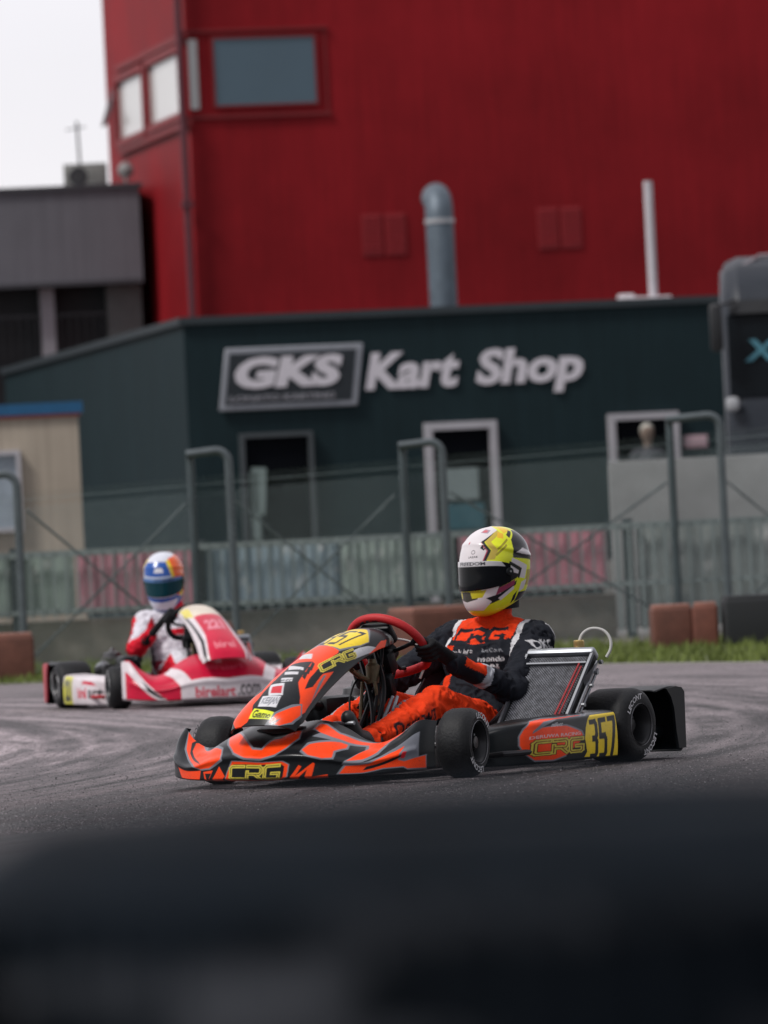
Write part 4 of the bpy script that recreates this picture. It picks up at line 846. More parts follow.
    wo_ = sw.build('steering_wheel', [REDG() if wheel_txt == 'CRG' else GLV(), mat('black_print', (.012, .012, .014), .5)], k)
    sp_ = MB()
    for a in (0, math.pi, -math.pi / 2, ): 
        d = e1r * math.cos(a) + e2r * math.sin(a); sp_.tube([Cw - nw * .03 + d * .03, Cw - nw * .02 + d * .09, Cw + d * ((.155 if a > -1 else .105) if hose else .12)], .008, 8)
    sp_.lathe([(-.02, .0), (-.02, .045), (.01, .045), (.012, 0)], Cw - nw * .02, 'Z', 20, M=nw.to_track_quat('Z', 'Y').to_matrix().to_4x4()); sp_.build('spokes', BLK(), wo_)
    M = Matrix.Translation(Cw + e2 * .085 + nw * -.012) @ Matrix(((nw.x, e1.x, e2.x, 0), (nw.y, e1.y, e2.y, 0), (nw.z, e1.z, e2.z, 0), (0, 0, 0, 1)))
    dd = MB().box((0, 0, 0), (.035, .13, .085), bev=.012); dd.v = [tuple(M @ Vector(v)) for v in dd.v]; dd.build('lap_display', BLK(), wo_)
    # seat shell
    def seat(u, v):
        cx = interp([0, .2, .42, .6, .8, 1], [-.02, -.16, -.33, -.42, -.48, -.51], v); cz = interp([0, .2, .42, .6, .8, 1], [.075, .05, .07, .18, .33, .43], v)
        wd = interp([0, .3, .6, 1], [.19, .205, .20, .175], v); hh = interp([0, .2, .45, .7, 1], [.05, .14, .21, .17, .05], v); ph = (2*u - 1) * math.radians(88)
        nx = interp([0, .3, .5, .7, 1], [.05, .1, .55, .85, .9], v); nz = np.sqrt(1 - nx**2)
        d = hh * (1 - np.cos(ph)); return np.stack([cx + nx * d, .05 + wd * np.sin(ph), cz + nz * d], -1)
    surface('seat', seat, 60, 60, k, None, mat('seat_shell', (.030, .016, .020), .35, vary=.3, coat=.3), thick=.006)
    # rear axle, brake, sprocket
    MB().tube([(-.525, -.50, .14), (-.525, .50, .14)], .025, 16).lathe([(-.004, .03), (-.004, .085), (.004, .085), (.004, .03)], (-.525, .16, .14), 'Y', 32).lathe([(-.003, .03), (-.003, .075), (.003, .075), (.003, .03)], (-.525, -.26, .14), 'Y', 32).build('rear_axle', STL(), k)
    # rear bumper: moulded beam, wrapped ends beside the tyres
    def bump(u, v):
        y = -.69 + 1.38 * u; a = np.abs(y); e = np.clip((a - .40) / .12, 0, 1); e = e*e*(3 - 2*e); en = np.clip((a - .66) / .04, 0, 1)
        hx = interp([0, .1, .22, .34, .42, .8, .9, 1], [-.655, -.72, -.79, -.845, -.862, -.862, -.84, -.79], v); hz0 = interp([0, .1, .22, .34, .42, .8, .9, 1], [.262, .272, .276, .268, .235, .06, .028, .028], v)
        z = .028 + (hz0 - .028) * (.62 + .38 * e); x = hx * (1 - 0) + (1 - e) * np.clip(.25 - v, 0, 1) * -.30
        return np.stack([x + en * .012, y, z - en * .006 * (v < .5)], -1)
    rb = surface('rear_bumper', bump, 160, 60, k, None, bumper_m, thick=.006)
    for s in (1, -1):
        ep = MB().prism([(-.855, .035), (-.86, .25), (-.84, .268), (-.79, .273), (-.72, .268), (-.755, .235), (-.775, .19), (-.785, .10), (-.80, .035)], s * .688, s * .700, 'XZ'); ep.build('end_plate', end_m, rb)
        MB().box((-.80, s * .45, .16), (.10, .05, .14), bev=.015).box((-.80, s * .56, .10), (.07, .12, .05), bev=.015).build('bumper_rib', bumper_m, rb)
        MB().tube([(-.60, s * .28, .10), (-.80, s * .28, .13)], .014, 8).build('bumper_mount', frame_m, k)
    # radiator, leaned back, on the driver's left
    rad = MB(); A = Vector((-.118, .305, .165)); Bt = Vector((-.345, .315, .425)); up = (Bt - A).normalized(); side = Vector((-.10, 1, -.01)).normalized(); nn = side.cross(up).normalized(); H_ = (Bt - A).length; W2 = .275 if hose else .16; H_ *= 1 if hose else .80
    if nn.x < 0: nn = -nn
    def rq(a, b_, t, c_=0.): return A + side * (a * W2) + up * (b_ * H_) - nn * t
    core = MB(); cols = 44
    for i in range(cols):   # folded fin columns between the tubes
        a0 = .05 + .86 * i / cols
        for j in range(62):
            b0 = .02 + .95 * j / 62; b1 = .02 + .95 * (j + 1) / 62; zz = .006 if (i + j) % 2 else .0
            core.add([rq(a0, b0, .004 + zz), rq(a0 + .86 / cols, b0 + .006, .010 - zz), rq(a0 + .86 / cols, b1, .010 - zz), rq(a0, b1 - .006, .004 + zz)], [(0, 1, 2, 3)])
    core.add([rq(0, 0, .012), rq(1, 0, .012), rq(1, 1, .012), rq(0, 1, .012), rq(0, 0, .04), rq(1, 0, .04), rq(1, 1, .04), rq(0, 1, .04)], [(0, 1, 2, 3), (4, 5, 6, 7), (0, 1, 5, 4), (2, 3, 7, 6), (0, 3, 7, 4), (1, 2, 6, 5)], 1)
    ro = core.build('radiator', [mat('radiator_fin', (.30, .31, .34), .45, .4, vary=.6, scale=45), mat('radiator_dark', (.008, .009, .010), .6)], k, smooth=0)
    fr = MB()
    def bar(p0, p1, w, t): 
        d = (p1 - p0).normalized(); n2 = d.cross(nn).normalized() * w / 2; v = [p0 - n2, p0 + n2, p1 + n2, p1 - n2]; fr.add([x + nn * t for x in v] + [x - nn * .045 for x in v], [(0, 1, 2, 3), (4, 5, 6, 7), (0, 1, 5, 4), (1, 2, 6, 5), (2, 3, 7, 6), (3, 0, 4, 7)])
    bar(rq(-.01, 0, 0), rq(-.01, 1, 0), .009, .006); bar(rq(.975, 0, 0), rq(.975, 1, 0), .010, .004); bar(rq(0, .86, 0), rq(.95, .86, 0), .007, .006)
    fr.build('radiator_frame', mat('frame_alu_dull', (.20, .21, .23), .5, .6), ro)
    MB().tube([rq(.80, .02, -.006), rq(.86, .84, -.006)], .0045, 6).tube([rq(.86, .02, -.006), rq(.91, .80, -.006)], .0035, 6).build('red_hose', mat('red_rubber', (.30, .015, .02), .5), ro)
    tnk = MB(); p0, p1 = rq(-.02, 1.03, .0), rq(1.0, 1.03, .0); ctr = (p0 + p1) / 2 - nn * .018; sz = (p1 - p0).length
    Mt = Matrix.Translation(ctr) @ Matrix(((nn.x, side.x, up.x, 0), (nn.y, side.y, up.y, 0), (nn.z, side.z, up.z, 0), (0, 0, 0, 1)))
    tb = MB().box((0, 0, 0), (.058, sz, .030), bev=.010); tnk.add([Mt @ Vector(v) for v in tb.v], tb.f); tnk.build('radiator_tank', ALU(), ro)
    cp = rq(.70, 1.12, .018); MB().lathe([(-.012, 0), (-.012, .016), (.0, .021), (.026, .021), (.030, .017), (.030, 0)], cp, 'Z', 16).build('filler_cap', GOLD(), ro)
    hp = [cp + Vector((0, 0, .02)) + o_ for o_ in (Vector((0, 0, 0)), Vector((-.01, .01, .035)), Vector((-.03, .04, .055)), Vector((-.05, .085, .045)), Vector((-.055, .11, .01)), Vector((-.05, .112, -.03)), Vector((-.04, .095, -.06)))]
    if hose: MB().tube([tuple(v) for v in smooth3(hp)], .0058, 8).build('overflow_hose', mat('clear_hose', (.50, .50, .48), .35), ro)
    sb = MB(); 
    for b0, b1, off in ((.0, .95, .03), (.1, .9, .055)): sb.tube([rq(1.03, b0, off), rq(1.03, b1, off)], .006, 8)
    sb.add([rq(1.01, .62, -.004), rq(1.09, .80, -.004), rq(1.09, .98, .02), rq(1.01, 1.0, .05), rq(1.01, .55, .05)], [(0, 1, 2, 3, 4)])
    for b0 in (.1, .35, .62, .8, .95): sb.lathe([(-.006, 0), (-.006, .008), (.008, .008), (.008, 0)], rq(1.08, b0, .035), 'Y', 8)
    sb.tube([rq(1.03, .1, .05), Vector((-.30, .56, .06))], .008, 8).tube([rq(.2, 0, .03), Vector((-.12, .36, .06))], .008, 8)
    sb.build('radiator_bracket', STL(), ro)
    # engine on the right
    en = MB().box((-.22, -.40, .13), (.20, .16, .13), bev=.02).box((-.13, -.40, .20), (.10, .11, .06), bev=.01)
    for i in range(9): en.box((-.235, -.40, .20 + i * .011), (.125, .125, .005), bev=.002)
    en.box((-.235, -.40, .19), (.09, .09, .13)).lathe([(-.01, .055), (.02, .05), (.028, .02), (.05, .012), (.05, 0)], (-.235, -.40, .305), 'Z', 20)
    en.build('engine', mat('cast_engine', (.11, .11, .115), .45, .7, vary=.4, scale=25), k)
    MB().tube([(-.30, -.40, .22), (-.38, -.42, .25), (-.44, -.42, .22), (-.52, -.40, .21), (-.70, -.34, .20)], [.02, .028, .05, .055, .02], 16).build('exhaust', STL(), k)
    MB().box((.02, -.36, .255), (.22, .12, .10), bev=.025).tube([(.12, -.34, .27), (.20, -.33, .28)], .02, 12).tube([(.12, -.39, .27), (.20, -.40, .28)], .02, 12).build('airbox', BLK(), k)
    MB().tube([(-.12, -.38, .235), (-.05, -.37, .25)], .03, 12).lathe([(-.03, 0), (-.03, .02), (.06, .02), (.065, 0)], (-.12, -.37, .20), 'Z', 12).build('carburettor', STL(), k)
    MB().box((.30, .0, .115), (.20, .17, .13), bev=.035).lathe([(0, .028), (.02, .026), (.02, 0)], (.33, .0, .18), 'Z', 16, mi=1).build('fuel_tank', [mat('tank_plastic', (.24, .22, .18), .4, vary=.2), BLK()], k)
    pd = MB()
    for s in (1, -1): pd.tube([(.62, s * .13, .06), (.70, s * .14, .14), (.72, s * .14, .22)], .007, 8).tube([(.72, s * .10, .22), (.72, s * .19, .22)], .008, 8).tube([(.60, s * .20, .06), (.58, s * .21, .12), (.58, s * .12, .12), (.60, s * .11, .06)], .006, 8)
    pd.build('pedals', ALU(), k)
    MB().box((.42, .36, .14), (.03, .02, .10), bev=.004).box((.40, .44, .215), (.05, .06, .012), bev=.003).lathe([(-.01, 0), (-.01, .008), (.01, .008), (.01, 0)], (.40, .47, .14), 'Y', 8).box((.02, .52, .085), (.12, .02, .05), bev=.004).build('brake_line_bracket', mat('bracket_grey', (.13, .135, .14), .4, .6), k)
    return k
def smooth3(P, k=2):
    P = [Vector(p) for p in P]
    for _ in range(k):
        Q = [P[0]]
        for a, b in zip(P[:-1], P[1:]): Q += [a * .75 + b * .25, a * .25 + b * .75]
        Q.append(P[-1]); P = Q
    return P
def flipc(c):
    k = int(c.w * .655); c.a = np.concatenate([c.a[:, k:], c.a[:, :k]], 1); return c
KA = dict(loc=(.0726, 24.308, 0), rz=R(58 + 180)); KB = dict(loc=(-1.2234, 38.259, 0), rz=R(104.71 + 180))
make_kart(KA['loc'], KA['rz'], 'orange and black racing kart with number 357 leading through the bend', paint_orange, 'racing karts on the track', True, 'LECONT', ('tray_dark', (.03, .03, .032), .4, .5), 'CRG', R(9), R(14), mat('frame_black', (.03, .03, .033), .35, .4), BLK(), BLK())
make_kart(KB['loc'], KB['rz'], 'crimson and white racing kart following behind, out of focus', paint_red, 'racing karts on the track', False, 'LECONT', ('tray_alu', (.4, .4, .42), .4, .6), 'ART', R(-4), R(-8), mat('frame_red', (.42, .02, .03), .35, .3), BLK(), mat('bumper_end_red', (.45, .05, .07), .4))
# ================================================================== DRIVERS
def helmet_fn(u, v):
    """u azimuth -180..180 (0 = front, + = left), v 0 neck opening .. 1 crown"""
    az = (u * 2 - 1) * math.pi
    z = interp([0, .06, .16, .30, .45, .60, .74, .86, .95, 1], [-.150, -.147, -.125, -.075, -.015, .045, .095, .133, .152, .158], v)
    fr = interp([0, .06, .16, .30, .45, .60, .74, .86, .95, 1], [.085, .118, .150, .163, .158, .150, .128, .090, .045, .0], v)
    bk = interp([0, .06, .16, .30, .45, .60, .74, .86, .95, 1], [.085, .098, .118, .140, .152, .155, .140, .100, .050, .0], v)
    sd_ = interp([0, .06, .16, .30, .45, .60, .74, .86, .95, 1], [.078, .092, .108, .124, .131, .132, .118, .084, .042, .0], v)
    c, s = np.cos(az), np.sin(az); e = 2.15
    X = np.where(c >= 0, fr, bk); r = 1 / ((np.abs(c) / np.maximum(X, 1e-5))**e + (np.abs(s) / np.maximum(sd_, 1e-5))**e)**(1 / e)
    r = np.where(v >= .9999, 0, r)
    z = z - .035 * np.clip(1 - v * 2.2, 0, 1) * c                    # chin lower than the nape
    x, y = r * c * .91, r * s * .90
    # flowing ridges, chin vents
    ridge = .004 * np.exp(-((v - (.66 + .10 * np.cos(az))) / .03)**2) * (np.abs(az) < 2.6)
    x = x * (1 + ridge * 8); y = y * (1 + ridge * 8)
    return np.stack([x, y, z], -1)
def visor_fn(u, v):
    a = (u * 2 - 1) * math.radians(84); tap = np.abs(u * 2 - 1)**3
    vv = .315 + .035 * tap + (.255 - .09 * tap) * v
    P = helmet_fn(a / (2 * math.pi) + .5, vv); P[..., :2] *= 1.028; return P
def helmet(parent, loc, yaw, pitch, cv, vis_m, strip_col, strip_txt):
    h = surface('helmet', helmet_fn, 300, 200, parent, cv, HLM(), thick=0)
    h.location = loc; h.rotation_euler = (0, pitch, yaw)
    c = Canvas(300, 100, (.004, .005, .007) if strip_txt != 'OMP' else (.006, .045, .060)); c.poly([(0.06, .80), (.94, .80), (.90, 1.0), (.1, 1.0)], strip_col)
    c.text(strip_txt, [(.60, .84), (.34, .84), (.34, .97), (.60, .97)], (.02, .02, .03), .03) if 0 else c.text(strip_txt, [(.44, .835), (.74, .835), (.74, .965), (.44, .965)], (.02, .02, .03), .03)
    surface('visor', visor_fn, 160, 60, h, c, vis_m, thick=.003)
    pv = MB()
    for s in (1, -1):
        P = Vector(visor_fn(np.array([.985 if s > 0 else .015]), np.array([.55]))[0]); pv.lathe([(-.004, 0), (-.004, .017), (.006, .015), (.007, 0)], P, 'Y', 20); pv.lathe([(.0065 * s, 0), (.0065 * s, .004), (.010 * s, .004), (.010 * s, 0)], P, 'Y', 10, mi=1)
    pv.build('visor_pivot', [BLK(), STL()], h)
    MB().lathe([(-.10, .075), (-.13, .082), (-.162, .078), (-.150, .06)], (0, 0, 0), 'Z', 30).build('neck_roll', GLV(), h)
    return h
def remeshed(parts, voxel):
    """parts: tapered capsules (a, ra, b, rb) fused into one skin by voxel remesh"""
    bm = bmesh.new()
    for a, ra, b, rb in parts:
        a, b = Vector(a), Vector(b); d = b - a; Ld = max(d.length, 1e-4); q = d.to_track_quat('Z', 'Y').to_matrix() if d.length > 1e-4 else Matrix.Identity(3)
        seg = 20; rings = []
        for i in range(7): t = math.pi / 2 * (1 - i / 6); rings.append((-ra * math.sin(t), ra * math.cos(t)))
        for i in range(7): t = math.pi / 2 * i / 6; rings.append((Ld + rb * math.sin(t), rb * math.cos(t)))
        V = []
        for z, r in rings: V.append([bm.verts.new(a + q @ Vector((max(r, 1e-4) * math.cos(2 * math.pi * k / seg), max(r, 1e-4) * math.sin(2 * math.pi * k / seg), z))) for k in range(seg)])
        for i in range(len(V) - 1):
            for k in range(seg): bm.faces.new((V[i][k], V[i][(k + 1) % seg], V[i + 1][(k + 1) % seg], V[i + 1][k]))
        bm.faces.new(V[0][::-1]); bm.faces.new(V[-1])
    me = bpy.data.meshes.new('tmp'); bm.to_mesh(me); bm.free(); o = bpy.data.objects.new('tmp', me); COL.objects.link(o)
    r = o.modifiers.new('r', 'REMESH'); r.mode = 'VOXEL'; r.voxel_size = voxel; r.use_smooth_shade = True
    s = o.modifiers.new('s', 'SMOOTH'); s.factor = .5; s.iterations = 7 if voxel > .004 else 3
    dg = bpy.context.evaluated_depsgraph_get(); dg.update(); out = bpy.data.meshes.new_from_object(o.evaluated_get(dg)); bpy.data.objects.remove(o); bpy.data.meshes.remove(me)
    return out
def verts_np(me): a = np.empty(len(me.vertices) * 3); me.vertices.foreach_get('co', a); return a.reshape(-1, 3)
def norms_np(me): a = np.empty(len(me.vertices) * 3); me.vertices.foreach_get('normal', a); return a.reshape(-1, 3)
def seg_dist(P, a, b):
    a, b = np.array(a), np.array(b); d = b - a; t = np.clip(((P - a) @ d) / max(d @ d, 1e-9), 0, 1); return np.linalg.norm(P - a - t[:, None] * d, axis=1), t
def glove(parent, rim, tang, wrist, inward, name='glove'):
    """palm behind the rim, four separate fingers wrapped over it, thumb along the inner side"""
    rim, tang, wrist, inward = Vector(rim), Vector(tang).normalized(), Vector(wrist), Vector(inward).normalized()
    inward = (inward - tang * inward.dot(tang)).normalized()
    back = (wrist - rim); back = (back - tang * back.dot(tang)).normalized()
    side = tang.cross(back).normalized()          # direction fingers go over the rim
    parts = []
    palm = rim + back * .030
    for s in (-1, -.33, .33, 1): parts.append((wrist + tang * s * .014, .023, palm + tang * s * .030 + inward * .0, .0165))
    parts.append((wrist + (wrist - palm).normalized() * .035, .032, wrist, .029))
    lens = (.92, 1.02, 1.0, .85)
    for i, s in enumerate((1.5, .5, -.5, -1.5)):
        c = rim + tang * s * .0215; pts = []; rr = .0265
        for a in (35, 95, 150, 205):
            a2 = math.radians(a * lens[i]); pts.append(c + back * math.cos(a2) * rr + inward * -math.sin(a2) * rr)
        pts[0] = palm + tang * s * .021 - inward * .012
        for j in range(3): parts.append((pts[j], .0108 - .0008 * j, pts[j + 1], .0100 - .0009 * j))
    th = [palm + tang * .030 + inward * .008, rim + tang * .045 + inward * .020 + back * .016, rim + tang * .052 + inward * .026 - back * .012, rim + tang * .045 + inward * .020 - back * .030]
    for j in range(3): parts.append((th[j], .0125 - .001 * j, th[j + 1], .0115 - .001 * j))
    me = remeshed(parts, .0035); me.name = name; me.materials.append(GLV()); o = bpy.data.objects.new(name, me); COL.objects.link(o); o.parent = parent; return o
def driver(loc, rz, label, J, livery, hc, hyaw, hpitch, vis, strip, sw_rot):
    Cw = Vector((.150, 0, .480)); al = math.atan2(.65, .76); e1 = Vector((0, 1, 0)); e2 = Vector((math.sin(al), 0, math.cos(al))); nw = Vector((-math.cos(al), 0, math.sin(al)))
    def rimp(a): 
        a += sw_rot; return Cw + e1 * J.get('wr', .158) * math.cos(a) + e2 * (J.get('wr', .158) - .003) * math.sin(a), -e1 * math.sin(a) + e2 * math.cos(a)
    LP, LT = rimp(J['la']); RP, RT = rimp(J['ra'])
    S = J; B = []
    def cap(n, a, ra, b, rb): B.append((n, a, ra, b, rb))
    cap('torso', S['hipL'], .105, S['hipR'], .105)
    cap('torso', S['w0'], .112, S['w1'], .112); cap('torso', S['c0'], .118, S['c1'], .118); cap('torso', S['u0'], .092, S['u1'], .092)
    mid = lambda a, b, t: tuple(np.array(a) * (1 - t) + np.array(b) * t)
    cap('torso', mid(S['w0'], S['w1'], .5), .125, mid(S['c0'], S['c1'], .5), .13)
    cap('shoulder', S['shL'], .070, S['shR'], .070); cap('torso', mid(S['hipL'], S['hipR'], .5), .12, mid(S['w0'], S['w1'], .5), .12)
    cap('collar', mid(S['shL'], S['shR'], .48), .085, S['neck'], .058); cap('neck', S['neck'], .056, S['head'], .055); cap('neck', S['head'], .085, mid(S['head'], S['neck'], -.25), .085)
    for s, sh, el, wr in (('L', S['shL'], S['elL'], S['wrL']), ('R', S['shR'], S['elR'], S['wrR'])):
        cap('up' + s, sh, .069, el, .050); cap('fo' + s, el, .051, wr, .034)
    for s, h, kn, an in (('L', S['hpL'], S['knL'], S['anL']), ('R', S['hpR'], S['knR'], S['anR'])):
        cap('th' + s, h, .092, kn, .064); cap('sh' + s, kn, .063, mid(kn, an, .35), .060); cap('sh' + s, mid(kn, an, .35), .060, an, .044)
    me = remeshed([(a, ra, b, rb) for n, a, ra, b, rb in B], .005)
    P = verts_np(me); N = norms_np(me)
    D = []; Ts = []
    for n, a, ra, b, rb in B:
        d, t = seg_dist(P, a, b); D.append(d / (ra + (rb - ra) * t)); Ts.append(t)
    D = np.array(D); Ts = np.array(Ts); k = D.argmin(0); reg = np.array([B[i][0] for i in k]); t = Ts[k, np.arange(len(P))]
    # cloth folds: crosswise near joints, long soft ones on the torso
    w = vnoise(P * 14, 3) + .5 * vnoise(P * 33, 5); f = vnoise(np.stack([P[:, 0] * 46 + w * 3, P[:, 1] * 20, P[:, 2] * 30 + w * 2], 1), 9)
    limb = np.isin(reg, ['upL', 'upR', 'foL', 'foR', 'thL', 'thR', 'shL', 'shR']); ends = np.exp(-(t / .22)**2) + np.exp(-((1 - t) / .25)**2)
    amp = np.where(limb, .0065 + .0100 * ends, .0070); amp = np.where(np.isin(reg, ['neck']), 0, amp)
    rd = np.abs(f * 2 - 1); P2 = P + N * ((.5 - rd) * amp * 1.8 + (w - .75) * .006)[:, None]
    me.vertices.foreach_set('co', P2.ravel()); me.update()
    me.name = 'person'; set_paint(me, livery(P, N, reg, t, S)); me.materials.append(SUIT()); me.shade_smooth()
    o = bpy.data.objects.new('person', me); COL.objects.link(o); o.location = loc; o.rotation_euler = (0, 0, rz)
    tag(o, label, 'person')
    helmet(o, S['head'], hyaw, hpitch, hc, vis, *strip)
    glove(o, LP, LT, S['wrL'], nw * .3 - (LP - Cw).normalized()); glove(o, RP, -RT, S['wrR'], nw * .3 - (RP - Cw).normalized())
    for an, s in ((S['anL'], 1), (S['anR'], -1)):
        a = Vector(an); heel = a + Vector((.045, 0, -.055)); toe = a + Vector((.135, -.01 * s, .095)); ball = a + Vector((.10, -.005 * s, .02))
        m_ = remeshed([(a - Vector((.02, 0, 0)), .046, a + Vector((.03, 0, -.01)), .043), (a, .042, heel, .034), (heel, .034, ball, .036), (ball, .037, toe, .028), (a + Vector((.02, 0, .0)), .038, ball, .036)], .005)
        m_.name = 'boot'; m_.materials.append(mat('black_boot', (.013, .013, .015), .5, vary=.3)); b_ = bpy.data.objects.new('boot', m_); COL.objects.link(b_); b_.parent = o
    return o
J1 = dict(hipL=(-.33, .12, .17), hipR=(-.33, -.02, .17), w0=(-.40, .11, .27), w1=(-.40, .00, .27), c0=(-.47, .145, .41), c1=(-.455, -.00, .41), u0=(-.505, .15, .475), u1=(-.49, .005, .48),
          shL=(-.525, .250, .480), shR=(-.495, -.095, .495), neck=(-.49, .088, .615), head=(-.482, .105, .765),
          elL=(-.235, .300, .295), wrL=(.015, .215, .410), elR=(-.21, -.24, .33), wrR=(.055, -.205, .435),
          hpL=(-.27, .13, .155), hpR=(-.27, -.03, .155), knL=(.155, .195, .262), knR=(.13, -.07, .26), anL=(.57, .165, .145), anR=(.565, -.125, .14), la=R(-22), ra=R(165))
OR_, BK_, WH_, SI_ = np.array((.74, .048, .009)), np.array((.013, .015, .021)), np.array((.58, .58, .60)), np.array((.30, .31, .34))
def liv1(P, N, reg, t, S):
    c = np.tile(BK_, (len(P), 1)); x, y, z = P.T
    sh = (np.array(S['shL']) + np.array(S['shR'])) / 2
    fl = y - sh[1]                                  # across the chest
    tor = np.isin(reg, ['torso', 'shoulder']); front = N[:, 0] > -.35
    yoke = tor & front & (z > .468 + .02 * np.abs(fl) / .1) & (np.abs(fl) < .125); c[yoke] = OR_
    c[reg == 'collar'] = OR_; c[(reg == 'neck')] = (.02, .012, .012)
    strap = tor & front & (np.abs(np.abs(fl) - .135 - .10 * (.56 - z)) < .010) & (z > .42); c[strap] = WH_
    side = tor & front & (fl < -.10) & (fl > -.135) & (z < .47) & (z > .30); c[side] = OR_
    # shoulder piping over the top and down the back of the sleeve
    for s, sg in (('L', 1), ('R', -1)):
        m = np.isin(reg, ['up' + s, 'shoulder']) & (sg * fl > .10)
        c[m & (np.abs(N[:, 0] + .55) < .10) & (sg * N[:, 1] > -.2)] = WH_
        u = reg == 'fo' + s; tt = t; c[u] = BK_
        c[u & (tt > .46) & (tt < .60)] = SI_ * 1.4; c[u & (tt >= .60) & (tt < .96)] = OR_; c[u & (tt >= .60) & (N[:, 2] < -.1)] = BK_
    for s in 'LR':
        m = np.isin(reg, ['th' + s, 'sh' + s]); c[m] = OR_
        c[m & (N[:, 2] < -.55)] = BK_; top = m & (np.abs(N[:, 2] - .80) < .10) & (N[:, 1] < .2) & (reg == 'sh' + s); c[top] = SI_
        c[(reg == 'sh' + s) & (t > .75) & (P[:, 0] > .46)] = OR_
    c[tor & (x < .2) & (z < .24) & (reg == 'torso')] = BK_
    # printed names: project on the chest plane (across, up)
    cv = Canvas(360, 360, (0, 0, 0)); al_ = Canvas(360, 360, (0, 0, 0))
    def word(txt, x0, y0, x1, y1, col, bold=.02, sk=None):
        q = [(x0, y0), (x1, y0), (x1, y1), (x0, y1)]
        if sk: cv.strokes(txt, q, col, .26, asp=3.2); al_.strokes(txt, q, (1, 1, 1), .26, asp=3.2)
        else: cv.text(txt, q, col, bold); al_.text(txt, q, (1, 1, 1), bold)
    # canvas 0..1 = fl -.2 .. .2 , z .25 .. .65
    word('CRG', .24, .575, .74, .690, tuple(BK_), sk=1)
    word('rok', .24, .47, .36, .51, tuple(WH_)); word('iame', .38, .47, .49, .51, tuple(WH_)); word('mondo', .56, .385, .80, .435, tuple(WH_), .03); word('LeCont', .58, .48, .78, .51, tuple(SI_))
    word('RUSSO', .22, .40, .38, .425, tuple(WH_)); word('SPARCO', .22, .335, .40, .365, tuple(WH_)); word('AJ', .64, .31, .74, .36, tuple(WH_), .04)
    U = (fl + .2) / .4; Vv = (z - .25) / .40; ok = tor & (N[:, 0] > .05) & (U > 0) & (U < 1) & (Vv > 0) & (Vv < 1)
    A = al_.sample(U, Vv)[:, :1] * ok[:, None]; c = c * (1 - A) + A * (cv.sample(U, Vv) / np.maximum(al_.sample(U, Vv)[:, :1], .05))
    # sleeve mark and trouser script, projected sideways
    cv2 = Canvas(300, 120, (0, 0, 0)); cv2.text('Deruwa', [(.85, .2), (.15, .2), (.15, .8), (.85, .8)], (1, 1, 1), .02)
    U = (x - .18) / .36; Vv = (z - (.265 - .30 * (x - .16)) + .055) / .11; ok = (reg == 'shL') & (N[:, 1] > .1) & (U > 0) & (U < 1) & (Vv > 0) & (Vv < 1)
    A = cv2.sample(U, Vv)[:, :1] * ok[:, None]; c = c * (1 - A) + A * BK_
    cv3 = Canvas(200, 100, (0, 0, 0)); cv3.text('DKC', [(.9, .2), (.1, .2), (.1, .8), (.9, .8)], (1, 1, 1), .03)
    U = (x + .52) / .13; Vv = (z - .43) / .06; ok = (reg == 'upL') & (N[:, 1] > .1) & (U > 0) & (U < 1) & (Vv > 0) & (Vv < 1)
    A = cv3.sample(U, Vv)[:, :1] * ok[:, None]; c = c * (1 - A) + A * WH_
    return np.clip(c, 0, 1)
def liv2(P, N, reg, t, S):
    rd = np.array((.62, .012, .030)); wh = np.array((.66, .64, .70)); c = np.tile(wh, (len(P), 1)); sh = (np.array(S['shL']) + np.array(S['shR'])) / 2; fl = P[:, 1] - sh[1]
    for s, sg in (('L', 1), ('R', -1)):
        c[np.isin(reg, ['up' + s, 'fo' + s])] = rd; c[(reg == 'up' + s) & (np.abs(N[:, 2]) > .6)] = wh
        c[(reg == 'th' + s)] = rd; c[(reg == 'th' + s) & (N[:, 2] > .35)] = wh * .9; c[(reg == 'sh' + s) & (np.abs(N[:, 1]) > .75)] = rd
    c[reg == 'collar'] = rd; c[reg == 'neck'] = (.02, .02, .03)
    c[(reg == 'torso') & (np.abs(fl) < .07) & (np.abs(P[:, 2] - .43) < .018) & (N[:, 0] > 0)] = rd * .8
    c[(reg == 'torso') & (P[:, 2] < .26)] = (.25, .03, .05)
    return c
NY, WHh, BKh = (.72, .78, .020), (.68, .64, .66), (.012, .012, .016)
